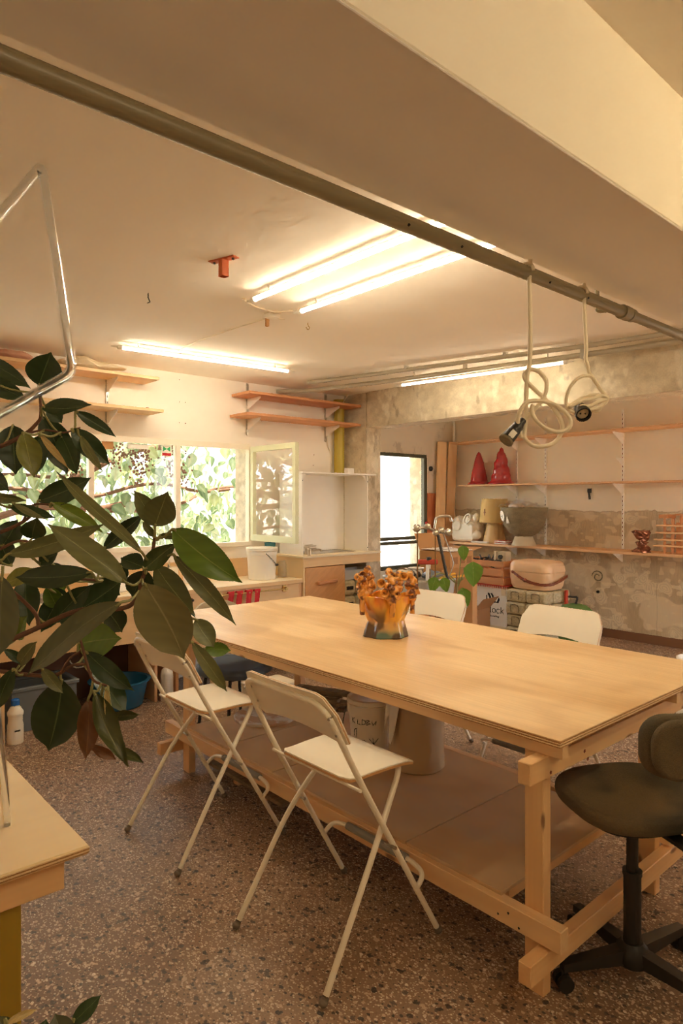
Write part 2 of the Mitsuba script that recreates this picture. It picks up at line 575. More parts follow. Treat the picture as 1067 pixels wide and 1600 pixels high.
pr('m_towel', lambda p, n, uv: mix(lin('d9cdb8'), lin('5a4636'), smoothstep(0.45, 0.55, 0.5 + 0.5 * dr.sin(p.x * 75 + p.y * 30))), 0.95)
pr('m_yellow', 'd9a030', 0.5)
pr('m_brassdark', '8a6a44', 0.35, metallic=0.8)
pr('m_stem', '8c8a58', 0.6)
pr('m_sidetop', wood(0, 'e6cc9c', 'd8b67e', 0.45, 0, 0.5), 0.42)
pr('m_pipe', '857a5e', 0.35)
pr('m_soffit_shade', 'e4ddd4', 0.9, f_plaster_h, 0.0025)  # beam underside, its shade put into a darker, greyer colour

# ------------------------------------------------------------------ the room
CEIL, WY, CX0, CX1, AY, RX = 2.76, 5.45, 4.855, 5.075, 6.04, 7.5
struct('floor', bx(-1.4, 7.7, -3.4, 6.33, -0.2, 0.0, 0), 'm_terrazzo', 'speckled brown terrazzo floor')
struct('ceiling', cat(bx(-1.4, CX1, -3.4, 6.33, CEIL, CEIL + 0.2, 0), bx(CX1, 7.7, -0.2, 6.33, CEIL, CEIL + 0.2, 0)), 'm_ceiling', 'uneven off-white plaster ceiling')
struct('wall_window', cat(bx(-1.2, 0.45, WY, WY + 0.26, 0, CEIL, 0), bx(0.45, 3.62, WY, WY + 0.26, 0, 1.18, 0), bx(0.45, 3.62, WY, WY + 0.26, 2.14, CEIL, 0),
       bx(3.62, CX1, WY, WY + 0.26, 0, CEIL, 0), bx(CX0, CX1, WY + 0.26, AY, 0, CEIL, 0)), 'm_wallboard', 'cream painted wall around the long window')
struct('wall_alcove', cat(bx(CX0, 5.5, AY, AY + 0.29, 0, CEIL, 0), bx(6.9, RX + 0.2, AY, AY + 0.29, 0, CEIL, 0), bx(5.5, 6.9, AY, AY + 0.29, 0, 0.72, 0),
       bx(5.5, 6.9, AY, AY + 0.29, 2.23, CEIL, 0)), 'm_alcove', 'grey plaster wall around the steel window')
struct('wall_right', bx(RX, RX + 0.2, -0.2, AY + 0.29, 0, CEIL, 0), 'm_glue', 'bare plaster wall with round glue dabs, painted above')
struct('wall_left', bx(-1.4, -1.2, -3.4, WY + 0.26, 0, CEIL, 0), 'm_wallboard', 'left wall of the workshop')
struct('wall_back', bx(-1.2, CX0, -3.4, -3.2, 0, CEIL, 0), 'm_wallboard', 'back wall of the workshop')
struct('wall_near', cat(bx(CX0, 5.25, -0.2, 0, 0, CEIL, 0), bx(5.25, 7.35, -0.2, 0, 2.45, CEIL, 0), bx(7.35, RX, -0.2, 0, 0, CEIL, 0), bx(CX0, CX1, -3.2, -0.2, 0, CEIL, 0)), 'm_alcove', 'end wall of the alcove around its glazed door')


def rough_block(x0, x1, y0, y1, z0, z1, step, amp, seed, fixed):
    m = trimesh.creation.box(bounds=[[x0, y0, z0], [x1, y1, z1]])
    m = m.subdivide_to_size(step)
    m.merge_vertices()
    v = m.vertices
    n = meshkit.fbm(v * 11 + seed, 4, seed) - 0.5
    e = ((np.abs(v[:, 0] - x0) < 1e-6) | (np.abs(v[:, 0] - x1) < 1e-6)).astype(int) + ((np.abs(v[:, 1] - y0) < 1e-6) | (np.abs(v[:, 1] - y1) < 1e-6)) + ((np.abs(v[:, 2] - z0) < 1e-6) | (np.abs(v[:, 2] - z1) < 1e-6))
    c = np.array([(x0 + x1) / 2, (y0 + y1) / 2, (z0 + z1) / 2])
    d = np.sign(c - v) * (np.abs(c - v) > 0.4 * np.array([x1 - x0, y1 - y0, z1 - z0]))
    k = np.where(e >= 2, 1.0, 0.18)[:, None] * amp * np.clip(0.5 + 2.4 * n, 0, 2)[:, None]
    d[:, fixed] = 0
    m.vertices = v + d * k
    return m


struct('concrete_pillar', rough_block(CX0, CX1, 5.09, WY, 0, CEIL, 0.06, 0.016, 3, [2]), 'm_concrete', 'rough bare concrete pillar beside the sink', smooth=25)
struct('concrete_beam', rough_block(CX0, CX1, -3.2, 5.09, 2.38, CEIL, 0.06, 0.016, 5, [1]), 'm_concrete', 'rough bare concrete beam over the alcove', smooth=25)
labels['concrete_pillar']['category'] = 'pillar'
struct('ceiling_beam', bx(-1.2, CX0, 0.77, 1.20, 2.384, CEIL, 0.002), 'm_plaster', 'plastered ceiling beam nearest the camera')
put('soffit', bx(-1.2, CX0, 0.771, 1.199, 2.378, 2.3838, 0.002), 'm_soffit_shade', 'ceiling_beam', label='underside sheet with shade painted into its colour')  # thin sheet added under the beam, coloured darker to paint in its shade
struct('baseboard_right', bx(RX - 0.02, RX, 0.0, AY, 0, 0.10, 0.003), 'm_baseboard', 'reddish brown baseboard of the right wall')

# the long window: frame, mullions, panes, one casement swung into the room
w = thing('window_1', 'long cream-framed window onto the vine', 'window')
labels[w]['kind'] = 'structure'
xs = [0.45, 1.27, 2.06, 2.845, 3.62]
put('frame', cat(bx(0.45, 3.62, WY - 0.012, WY + 0.05, 2.105, 2.155), bx(0.45, 3.62, WY - 0.03, WY + 0.05, 1.165, 1.205), bx(3.60, 3.635, WY - 0.012, WY + 0.05, 1.2, 2.11)), 'm_window_paint', w)
for x in xs[1:4]:
    put('mullion', bx(x - 0.022, x + 0.022, WY - 0.012, WY + 0.05, 1.2, 2.11), 'm_window_paint', w)
for a, b in zip(xs[:3], xs[1:4]):
    put('pane', bx(a + 0.022, b - 0.022, WY + 0.018, WY + 0.0185, 1.2, 2.11, 0), 'm_pane', w)
put('reveal', bx(3.618, 3.64, WY + 0.05, WY + 0.262, 1.18, 2.14), 'm_concrete', w, label='rough grey concrete reveal')
s = thing('casement', 'pale green casement window swung open into the room', 'window')
labels[s]['kind'] = 'structure'
cx = 3.625
put('frame', cat(bx(cx - 0.02, cx + 0.02, 4.70, 5.42, 2.08, 2.13), bx(cx - 0.02, cx + 0.02, 4.70, 5.42, 1.215, 1.275), bx(cx - 0.02, cx + 0.02, 4.70, 4.745, 1.27, 2.085), bx(cx - 0.02, cx + 0.02, 5.375, 5.42, 1.27, 2.085)), 'm_sash_paint', s)
put('pane', bx(cx - 0.002, cx - 0.0015, 4.745, 5.375, 1.275, 2.08, 0), 'm_pane', s)
put('hinge', cat(cyl((cx, 5.43, 1.35), (cx, 5.43, 1.42), 0.008), cyl((cx, 5.43, 1.93), (cx, 5.43, 2.0), 0.008)), 'm_steel', s)
for nm, x, z, ww, hh, c, lab in (('window_sticker', 2.155, 2.07, 0.10, 0.065, 'm_card', 'small tan label stuck to the top of the window pane'),
                                 ('window_sticker', 2.38, 2.075, 0.19, 0.04, 'm_white', 'long white label stuck to the top of the window pane')):
    single(nm, bx(x, x + ww, WY + 0.015, WY + 0.0178, z - hh / 2, z + hh / 2, 0), c, lab, 'sticker')
pr('m_green', '2f9e5e', 0.5)
k = thing('window_sticker', 'small green and red recycling sticker on the window pane', 'sticker')
put('paper', bx(2.695, 2.79, WY + 0.015, WY + 0.0178, 2.0, 2.10, 0), 'm_white', k)
put('bow', prism([(0, 0), (0.035, 0.02), (0.07, 0), (0.07, 0.045), (0.035, 0.025), (0, 0.045)], 0, 0.001).apply_transform(np.array([[1, 0, 0, 2.707], [0, 0, -1, WY + 0.0149], [0, 1, 0, 2.045], [0, 0, 0, 1.0]])), 'm_green', k)
put('stripe', bx(2.70, 2.785, WY + 0.0139, WY + 0.0149, 2.008, 2.03, 0), 'm_redcloth', k)

w = thing('window_2', 'dark steel window of the alcove, bright outside', 'window')
labels[w]['kind'] = 'structure'
put('frame', cat(bx(5.5, 6.9, AY - 0.015, AY + 0.04, 2.19, 2.235), bx(6.845, 6.905, AY - 0.015, AY + 0.04, 0.72, 2.19), bx(5.5, 5.55, AY - 0.015, AY + 0.04, 0.72, 2.19), bx(5.5, 6.9, AY - 0.015, AY + 0.04, 0.70, 0.75)), 'm_windowsteel', w)
put('transom', cat(bx(5.55, 6.85, AY - 0.02, AY + 0.04, 1.085, 1.125), bx(5.55, 6.85, AY - 0.012, AY + 0.04, 1.025, 1.065)), 'm_windowsteel', w)
put('pane', bx(5.55, 6.85, AY + 0.018, AY + 0.0185, 1.125, 2.19, 0), 'm_pane', w)
put('pane', bx(5.55, 6.85, AY + 0.018, AY + 0.0185, 0.75, 1.03, 0), 'm_pane', w)
put('reveal', bx(6.885, 6.91, AY + 0.04, AY + 0.292, 0.72, 2.23), 'm_concrete', w, label='rough grey concrete reveal')
w = thing('door_1', 'glazed steel door at the near end of the alcove', 'door')
labels[w]['kind'] = 'structure'
put('frame', cat(bx(5.25, 7.35, -0.13, -0.07, 2.4, 2.45), bx(5.25, 7.35, -0.13, -0.07, 0.0, 0.08), bx(5.25, 5.30, -0.13, -0.07, 0.08, 2.4), bx(7.30, 7.35, -0.13, -0.07, 0.08, 2.4), bx(6.28, 6.32, -0.13, -0.07, 0.08, 2.4)), 'm_windowsteel', w)
put('pane', bx(5.30, 6.28, -0.101, -0.10, 0.08, 2.4, 0), 'm_pane', w)
put('pane', bx(6.32, 7.30, -0.101, -0.10, 0.08, 2.4, 0), 'm_pane', w)

# ------------------------------------------------------------------ outside
single('courtyard_ground', bx(-30, 40, 6.4, 60, -0.5, -0.3, 0), 'm_outside', 'pale sunlit courtyard ground outside', 'ground')
labels['courtyard_ground']['kind'] = 'structure'
k = thing('courtyard_wall', 'pale sunlit wall beyond the courtyard', 'wall')
labels[k]['kind'] = 'structure'
put('masonry', bx(-12, 30, 17.0, 17.4, -0.3, 2.2, 0.02), 'm_outside', k)
put('coping', bx(-12, 30, 16.95, 17.45, 2.2, 2.28, 0.02), 'm_outside', k)


def leaf_mesh(L, W, fold=0.35, bow=0.15, nu=9, nv=5, heart=False, rgbs=((0.05, 0.1, 0.02), (0.1, 0.16, 0.05)), wav=0.0, seed=0, curl=0.0):
    """A leaf along +x from the origin, upper side +z: returns (mesh, colours)."""
    t = np.linspace(0, 1, nu)
    if heart:
        w = np.where(t < 0.22, np.sqrt(np.maximum(t / 0.22, 0)) * 0.9, np.cos(np.clip((t - 0.22) / 0.78, 0, 1) * np.pi / 2) ** 0.85 * 0.95)
    else:
        w = np.sin(np.pi * t ** 0.86) ** 0.8
        w = w * (1 - 0.72 * np.clip((t - 0.82) / 0.18, 0, 1)) + 0.0
    w[0], w[-1] = 0.02, 0.012
    s = np.linspace(-1, 1, nv)
    if nv > 7:
        s = np.r_[np.linspace(-1, -0.25, nv // 2 - 1), -0.05, 0, 0.05, np.linspace(0.25, 1, nv // 2 - 1)]
        nv = len(s)
    P = np.zeros((nu, nv, 3))
    for i in range(nu):
        for j in range(nv):
            y = s[j] * w[i] * W / 2
            th = fold * abs(s[j]) + curl * s[j] ** 2
            P[i, j] = [t[i] * L - (0.12 * W if heart else 0) * abs(s[j]) * (1 - t[i]) ** 4, y * math.cos(th), abs(y) * math.sin(th) - bow * L * (t[i] ** 2) + wav * L * math.sin(9 * t[i] + seed + 2 * s[j]) * abs(s[j])]
    idx = np.arange(nu * nv).reshape(nu, nv)
    f = []
    for i in range(nu - 1):
        for j in range(nv - 1):
            a, b, c, d = idx[i, j], idx[i + 1, j], idx[i + 1, j + 1], idx[i, j + 1]
            f += [[a, b, c], [a, c, d]]
    C = np.zeros((nu, nv, 3))
    for i in range(nu):
        for j in range(nv):
            C[i, j] = np.array(rgbs[0]) * (0.9 + 0.2 * ((i * 7 + j * 3 + seed) % 5) / 5)
    C[:, nv // 2] = rgbs[1]
    return trimesh.Trimesh(P.reshape(-1, 3), f, process=False), C.reshape(-1, 3)


rng = random.Random(7)
vine = thing('climbing_vine', 'leafy vine with dried berry clusters outside the long window', 'vine')
for i in range(9):
    x0, z0 = rng.uniform(0.2, 4.6), rng.uniform(1.2, 2.6)
    a = rng.uniform(-0.5, 0.5)
    pts = [(x0 + d * math.cos(a), 6.9 + 0.35 * i / 3 + rng.uniform(-0.1, 0.1), z0 + d * math.sin(a) + 0.06 * math.sin(4 * d)) for d in np.linspace(-1.4, 1.4, 12)]
    put('branch', tube(spline(pts, 3), 0.02 if i % 3 else 0.035, 7), 'm_bark', vine, smooth=True)
vl = []
for q, (c0, c1) in enumerate((((0.24, 0.31, 0.17), (0.36, 0.42, 0.28)), ((0.32, 0.38, 0.26), (0.42, 0.42, 0.28)), ((0.15, 0.21, 0.11), (0.25, 0.31, 0.18)), ((0.36, 0.40, 0.20), (0.44, 0.48, 0.3)))):
    m, C = leaf_mesh(1.0, 0.92, 0.25, 0.12, 8, 5, True, (c0, c1), 0.03, q)
    vl.append((m, C, mikit.ply(m, 'm_leafthin', smooth=True, color=C)))
spots = []
while len(spots) < 3400:
    x, z, y = rng.uniform(-0.2, 5.0), rng.uniform(0.3, 3.3), rng.uniform(6.5, 9.0)
    d = float(meshkit.fbm(np.array([[x * 1.25 + 3.3, y * 0.8, z * 1.5 + 1.0]]), 3)[0])
    if d > 0.385 + 0.05 * math.sin(x * 1.7) - 0.05 * (z < 1.5):
        spots.append((x, y, z))
spots.sort(key=lambda s: s[1])


def vine_xform(x, y, z):
    return T().translate([x, y, z]).rotate([0, 0, 1], rng.uniform(0, 360)).rotate([0, 1, 0], rng.uniform(20, 110)).rotate([1, 0, 0], rng.uniform(-50, 50)).scale(rng.uniform(0.09, 0.18))


stuff = []
for i, (x, y, z) in enumerate(spots):
    q = rng.randrange(4)
    m = vine_xform(x, y, z)
    if i < 290:
        k = numbered(f'{vine}__leaf')
        scene[k] = {**vl[q][2], 'to_world': m}
    else:
        me = vl[q][0].copy()
        me.apply_transform(np.array(m.matrix, float).reshape(4, 4))
        stuff.append((me, vl[q][1]))
k = put('foliage', cat(*[a for a, b in stuff]), 'm_leafthin', vine, smooth=True, color=np.vstack([b for a, b in stuff]))
labels[k] = {'label': 'dense leaves further back', 'kind': 'stuff'}
for i in range(9):
    x, y, z = rng.uniform(1.9, 3.5), rng.uniform(6.3, 6.7), rng.uniform(1.85, 2.2)
    put('berry_cluster', cat(*[ball((x + rng.gauss(0, 0.05), y + rng.gauss(0, 0.05), z + rng.gauss(0, 0.07)), rng.uniform(0.008, 0.014), 1) for _ in range(40)]), 'm_bark', vine, smooth=True)

# ------------------------------------------------------------------ lamps
def fluorescent(p, q, label, scale=1.0, tint=None):
    p, q = np.array(p, float), np.array(q, float)
    d = (q - p) / np.linalg.norm(q - p)
    k = thing('fluorescent_tube', label, 'lamp', None)
    tm = tube([p + d * 0.02, q - d * 0.02], 0.014, 28, False)
    low = tm.face_normals[:, 2] < 0.45                            # only the lower side lit; unlit back added to dim the ceiling above
    put('lit_tube', tm.submesh([np.nonzero(low)[0]], append=True), 'm_white', k, smooth=40, emitter={'type': 'area', 'radiance': {'type': 'rgb', 'value': [c * scale for c in (TUBE_LIGHT if tint is None else [TUBE_LIGHT[0] * v for v in tint])]}})
    put('tube_back', tm.submesh([np.nonzero(~low)[0]], append=True), 'm_white', k, smooth=40)
    for e, s in ((p, 1), (q, -1)):
        put('end_cap', cat(cyl(e - s * d * 0.004, e + s * d * 0.026, 0.0165, 16), bar(e - s * d * 0.05, e, 0.014, 0.014)), 'm_whiteplastic', k)
        c = e + s * d * 0.15
        put('clip', bar([c[0], c[1], c[2] + 0.012], [c[0], c[1], CEIL], 0.012, 0.004, d), 'm_steel', k)
    return k


fluorescent((2.05, 3.06, 2.715), (2.05, 1.56, 2.715), 'lit fluorescent tube on the ceiling, left of the parallel pair')
fluorescent((2.385, 3.07, 2.715), (2.385, 1.57, 2.715), 'lit fluorescent tube on the ceiling, right of the parallel pair')
fluorescent((1.95, 4.64, 2.715), (3.42, 4.53, 2.715), 'lit fluorescent tube in front of the window wall', 1.35)
fluorescent((4.375, 4.14, 2.655), (4.59, 2.61, 2.655), 'lit fluorescent tube beside the concrete beam', 0.85)
fluorescent((1.6, -0.25, 2.715), (3.1, -0.25, 2.715), 'lit fluorescent tube behind the camera', 1.35, (1.0, 0.80, 0.46))
fluorescent((0.0, -0.9, 2.715), (1.5, -0.9, 2.715), 'lit fluorescent tube further back behind the camera, to the left', 1.3, (1.0, 0.84, 0.56))

# conduits, the near pipe, cables and fixings on the ceiling
k = thing('conduit', 'upper grey conduit along the concrete beam', 'pipe', None)
put('pipe', tube(fillet([(3.95, 4.95, 2.735), (4.06, 4.3, 2.725), (4.50, 2.38, 2.725), (4.64, 1.3, 2.725)], 0.2), 0.018, 10), 'm_greypaint', k, smooth=True)
for x, y in ((4.16, 3.86), (4.36, 3.0), (4.60, 1.6)):
    put('clip', bx(x - 0.02, x + 0.02, y - 0.012, y + 0.012, 2.728, CEIL - 0.002), 'm_steel', k)
k = thing('conduit', 'lower grey conduit along the concrete beam', 'pipe', None)
put('pipe', tube(fillet([(3.93, 5.43, 2.71), (4.10, 5.1, 2.695), (4.34, 4.05, 2.695), (4.62, 2.55, 2.695), (4.80, 1.3, 2.695)], 0.1), 0.021, 12), 'm_greypaint', k, smooth=True)
put('hanger', cat(bx(4.585, 4.615, 2.46, 2.50, 2.66, CEIL), bx(4.55, 4.65, 2.46, 2.50, CEIL - 0.006, CEIL)), 'm_steel', k)
put('hanger', bx(4.44, 4.465, 3.45, 3.48, 2.69, CEIL), 'm_steel', k)

k = thing('ceiling_pipe', 'thick olive grey pipe hung along the edge of the near beam', 'pipe')
put('pipe', tube([(-1.1, 1.133, 2.297), (2.39, 1.133, 2.297)], 0.0205, 24, True), 'm_pipe', k, smooth=40)
put('pipe', tube([(2.39, 1.133, 2.297), (4.80, 1.133, 2.297)], 0.0185, 24, True), 'm_pipe', k, smooth=40)
put('coupling', cat(tube([(2.375, 1.133, 2.297), (2.425, 1.133, 2.297)], 0.0262, 24), tube([(2.435, 1.133, 2.297), (2.46, 1.133, 2.297)], 0.0245, 24)), 'm_pipe', k, smooth=40)
for x in (-0.6, 2.352, 3.9):
    put('hanger', tube(fillet([(x, 1.145, 2.30), (x, 1.214, 2.312), (x, 1.214, CEIL - 0.001)], 0.01), 0.008, 10), 'm_pipe', k, smooth=40)
for x in (1.21, 1.42, 1.86, 2.1):
    put('hole', cyl((x, 1.118, 2.288), (x, 1.1135, 2.285), 0.0035, 8), 'm_black', k)

k = thing('ceiling_bracket', 'orange steel bracket bolted to the ceiling', 'bracket')
put('plate', bar((1.645, 2.815, CEIL - 0.003), (1.695, 2.665, CEIL - 0.003), 0.04, 0.006), 'm_orangepaint', k)
put('post', cat(*[bx(1.652 + x0, 1.652 + x1, 2.722 + y0, 2.722 + y1, 2.675, CEIL - 0.006) for x0, x1, y0, y1 in ((0, 0.003, 0, 0.036), (0.033, 0.036, 0, 0.036), (0.003, 0.033, 0, 0.003), (0.003, 0.033, 0.033, 0.036))]), 'm_orangepaint', k)
for p in ((1.652, 2.795), (1.688, 2.685)):
    put('bolt', cyl((p[0], p[1], CEIL - 0.014), (p[0], p[1], CEIL - 0.005), 0.006, 6), 'm_darksteel', k)
single('ceiling_hook', tube(spline([(1.63, 3.47, CEIL), (1.63, 3.47, 2.735), (1.64, 3.47, 2.715), (1.625, 3.47, 2.705)], 5), 0.003, 6), 'm_darksteel', 'small rusty hook in the ceiling, left of the orange bracket', 'hook')
single('ceiling_hook', tube(spline([(2.68, 3.36, CEIL), (2.68, 3.36, 2.745), (2.695, 3.36, 2.73), (2.68, 3.36, 2.717), (2.665, 3.36, 2.73)], 5), 0.003, 6), 'm_brass', 'small hook in the ceiling beside the pair of tubes', 'hook')
k = thing('lamp_cable', 'white cable joining the tubes, taped to the ceiling', 'cable')
put('cable', tube(spline([(2.05, 3.13, 2.735), (2.06, 3.17, 2.745), (2.2, 3.26, 2.752), (2.36, 3.27, 2.752), (2.385, 3.2, 2.745), (2.385, 3.14, 2.735)], 6), 0.006, 8), 'm_cable', k, smooth=True)
put('cable', tube(spline([(2.34, 3.27, 2.752), (2.40, 3.40, 2.753), (2.38, 3.9, 2.753), (2.39, 4.45, 2.753), (2.4, 4.58, 2.735)], 6), 0.004, 8), 'm_cable', k, smooth=True)
put('junction_box', bx(2.345, 2.42, 3.31, 3.38, 2.735, CEIL - 0.001), 'm_whiteplastic', k)
put('cable', tube(spline([(2.42, 3.36, 2.75), (2.47, 3.38, 2.752), (2.5, 3.37, 2.752)], 5), 0.004, 8), 'm_cable', k, smooth=True)
put('tape', bx(2.37, 2.39, 3.38, 3.40, 2.69, 2.74), 'm_card', k)

# ------------------------------------------------------------------ worktable
t = thing('worktable', 'large plywood worktable on a pine frame', 'table')
X0, X1, Y0, Y1, ZT = 1.825, 3.183, 1.06, 3.975, 0.87
top = put('tabletop', bx(X0, X1, Y0, Y1, ZT - 0.0045, ZT, 0.001), 'm_tabletop', t)
z = ZT - 0.0045
for i in range(5):
    h = 0.0038
    e = 0.0012 if i % 2 == 0 else 0.0
    put('ply', bx(X0 + e, X1 - e, Y0 + e, Y1 - e, z - h, z, 0), ('m_ply_dark', 'm_ply_light')[i % 2], t)
    z -= h
ZB = z
for x in (X0 + 0.022, 2.70, X1 - 0.06):
    put('batten', bx(x, x + 0.035, Y0 + 0.005, Y1 - 0.02, ZB - 0.042, ZB), 'm_pine_y', t)
zb = ZB - 0.042
for y in (1.113, 3.56):
    put('cross_beam', bx(1.745, 3.16, y, y + 0.045, zb - 0.07, zb, 0.003), 'm_pine_x', t)
    put('stretcher', bx(1.748, 3.16, y, y + 0.045, 0.122, 0.19, 0.003), 'm_pine_x', t)
for x in (1.892, 2.72):
    for y in (1.158, 3.49):
        put('leg', bx(x, x + 0.045, y, y + 0.07, 0, zb - 0.001, 0.003), 'm_pine_z', t)
put('rail', bx(1.847, 1.892, 1.07, 3.70, 0.2, 0.272, 0.003), 'm_pine_y', t)
put('rail', bx(2.765, 2.81, 1.12, 3.70, 0.2, 0.272, 0.003), 'm_pine_y', t)
for y in (1.32, 2.3, 3.2):
    put('shelf_bearer', bx(1.94, 2.72, y, y + 0.04, 0.225, 0.27), 'm_pine_x', t)
ys = [1.30, 1.742, 2.62, 3.075, 3.485]
for i in range(4):
    a, b = ys[i] + 0.004, ys[i + 1] - 0.004
    put('shelf_board', bx(1.872, 2.74 if i else 2.70, a, b, 0.272, 0.285 if i != 1 else 0.284, 0.001), 'm_mdf', t)
for y, zz in ((1.26, 0.245), (1.30, 0.225), (1.22, 0.215)):
    put('screw', cyl((1.8475, y, zz), (1.8458, y, zz), 0.004, 8), 'm_darksteel', t)
for x, z_ in ((1.98, 0.83), (2.0, 0.80), (1.86, 0.78)):
    put('knot', cyl((x, 1.1135 if z_ < 0.8 else 1.0645, z_ - 0.03), (x, 1.1122 if z_ < 0.8 else 1.0635, z_ - 0.03), 0.006, 8), 'm_leather', t)

# ------------------------------------------------------------------ folding bar chairs (u = 0 at the back, the seat faces +x)
ck = Kit()


def chair_parts():
    r = 0.0105
    # frame A: front feet, up and back to the backrest
    A = [(0.53, 0), (0.16, 0.66), (0.01, 0.945)]
    hw = 0.2625
    left = [(A[0][0], hw, 0.03), (A[1][0], 0.247, A[1][1]), (A[2][0], 0.236, A[2][1]), (A[2][0], -0.236, A[2][1]), (A[1][0], -0.247, A[1][1]), (A[0][0], -hw, 0.03)]
    ck.add('back_frame', tube(fillet(left, [0, 0.12, 0.085, 0.085, 0.12, 0], 8), r, 12), 'm_powder', smooth=50)
    # frame B: rear feet, up and forward to under the seat
    pts = []
    for s in (1, -1):
        q = [(0.005, s * 0.253, 0.03), (0.235, s * 0.236, 0.40), (0.405, s * 0.185, 0.60), (0.43, s * 0.165, 0.628)]
        pts.append(q)
    loop = pts[0] + pts[1][::-1]
    ck.add('seat_frame', tube(fillet(loop, [0, 0.15, 0.05, 0.02, 0.02, 0.05, 0.15, 0], 8), r, 12), 'm_powder', smooth=50)
    for u, s, hw_ in ((0.53, 1, 0.2625), (0.53, -1, 0.2625), (0.005, 1, 0.253), (0.005, -1, 0.253)):
        d = np.array([-0.36, 0, 0.66]) if u > 0.3 else np.array([0.23, -s * 0.017, 0.37])
        d /= np.linalg.norm(d)
        f = np.array([u, s * hw_, 0.03])
        ck.add('foot', cat(tube([f - d * 0.004, f - d * 0.016], 0.012, 12), ball(f - d * 0.022 + [0, 0, 0.003], 0.015, 2, (1, 1, 0.9))), 'm_foot', smooth=40)
    for s in (1, -1):
        ck.add('pivot', cyl((0.298, s * 0.225, 0.405), (0.298, s * 0.278, 0.405), 0.006, 10), 'm_steel')
    # seat: laminate over beech
    U = np.linspace(0, 1, 16)
    V = np.linspace(-1, 1, 15)
    P = np.zeros((16, 15, 3))
    for i, a in enumerate(U):
        for j, b in enumerate(V):
            wid = (0.187 + 0.02 * a)
            corner = 0.03
            e = min(a, 1 - a) * 0.345
            c = corner - math.sqrt(max(corner ** 2 - max(corner - e, 0) ** 2, 0)) if e < corner else 0
            P[i, j] = [0.145 + 0.345 * a, b * (wid - c), 0.646 + 0.006 * math.sin(math.pi * a) - 0.016 * max(0, (a - 0.82) / 0.18) ** 2 + 0.012 * max(0, (0.2 - a) / 0.2) ** 2]
    ck.add('seat', slab(P, 0.0045), 'm_laminate', smooth=40)
    Q = P.copy()
    Q[..., 2] -= 0.0046
    ck.add('seat_core', slab(Q, 0.009), 'm_beech_edge', smooth=40)
    ck.add('seat_bar', cyl((0.16, -0.25, 0.632), (0.16, 0.25, 0.632), 0.006, 10), 'm_powder')
    # backrest: a curved board in front of the frame
    nu, nv = 17, 10
    for nm, off, th, mt in (('backrest', 0.031, 0.004, 'm_laminate'), ('backrest_core', 0.027, 0.006, 'm_beech_edge'), ('backrest_rear', 0.0208, 0.003, 'm_laminate')):
        P = np.zeros((nu, nv, 3))
        for i, b in enumerate(np.linspace(-1, 1, nu)):
            for j, a in enumerate(np.linspace(0, 1, nv)):
                hw_ = 0.252
                y = b * hw_
                edge = hw_ - abs(y)
                zt = 0.976 - (0.07 - math.sqrt(max(0.07 ** 2 - max(0.07 - edge, 0) ** 2, 0)) if edge < 0.07 else 0)
                zb_ = 0.785 + 0.038 * (1 - b * b) + (0.02 - math.sqrt(max(0.02 ** 2 - max(0.02 - edge, 0) ** 2, 0)) if edge < 0.02 else 0)
                zz = zb_ + (zt - zb_) * a
                u = 0.01 + 0.15 * (0.945 - zz) / 0.285
                P[i, j] = [u + off + 0.012 * b * b - 0.012, y, zz]
        ck.add(nm, slab(P, th), mt, smooth=35)
    for s in (1, -1):
        for zz in (0.90, 0.84):
            u = 0.01 + 0.15 * (0.945 - zz) / 0.285
            ck.add('screw', cyl((u - 0.012, s * 0.245, zz), (u + 0.018, s * 0.232, zz + 0.003), 0.005, 8), 'm_steel')
    # footrest with its grey foam sleeve
    fr = [(0.416, 0.26, 0.205), (0.47, 0.258, 0.245), (0.475, 0.19, 0.262), (0.475, -0.19, 0.262), (0.47, -0.258, 0.245), (0.416, -0.26, 0.205)]
    ck.add('footrest', tube(fillet(fr, [0, 0.04, 0.05, 0.05, 0.04, 0], 6), 0.009, 10), 'm_powder', smooth=50)
    ck.add('foam_sleeve', tube([(0.475, 0.165, 0.262), (0.475, -0.165, 0.262)], 0.0155, 14), 'm_foam', smooth=50)


chair_parts()
ck.place('folding_chair', 'white folding bar chair standing at the near side of the table, nearest the camera', 'chair', (1.345, 1.853, 0), 0, 'white folding bar chairs')
ck.place('folding_chair', 'white folding bar chair at the near side of the table, beside the plant', 'chair', (1.345, 2.82, 0), 0, 'white folding bar chairs')
ck.place('folding_chair', 'white folding bar chair behind the table, next to the orange vase', 'chair', (3.53, 2.955, 0), 180, 'white folding bar chairs')
ck.place('folding_chair', 'white folding bar chair behind the table, at the right', 'chair', (3.55, 2.03, 0), 180, 'white folding bar chairs')

# ------------------------------------------------------------------ counter along the window wall
F = 4.87                                               # front of the counters
t = thing('work_counter', 'long wooden counter under the window with open space below', 'counter')
put('worktop', bx(0.3, 3.828, F, WY - 0.002, 0.835, 0.868, 0.002), 'm_ply_x', t)
put('worktop_surface', bx(0.3, 3.828, F + 0.003, WY - 0.003, 0.868, 0.872, 0.001), 'm_cream', t)
put('backsplash', bx(0.3, 3.828, WY - 0.026, WY - 0.004, 0.872, 1.05, 0.002), 'm_ply_x', t)
put('front_panel', bx(0.3, 2.56, F + 0.02, F + 0.038, 0.50, 0.834, 0.001), 'm_ply_x', t)
put('front_panel', bx(2.565, 3.80, F + 0.02, F + 0.038, 0.30, 0.834, 0.001), 'm_ply_x', t)
put('support_panel', bx(2.36, 2.385, F + 0.04, WY - 0.03, 0, 0.834, 0.001), 'm_ply_y', t)
put('support_panel', bx(2.545, 2.57, F + 0.04, WY - 0.03, 0, 0.834, 0.001), 'm_ply_y', t)
put('support_panel', bx(0.9, 0.925, F + 0.04, WY - 0.03, 0, 0.834, 0.001), 'm_ply_y', t)
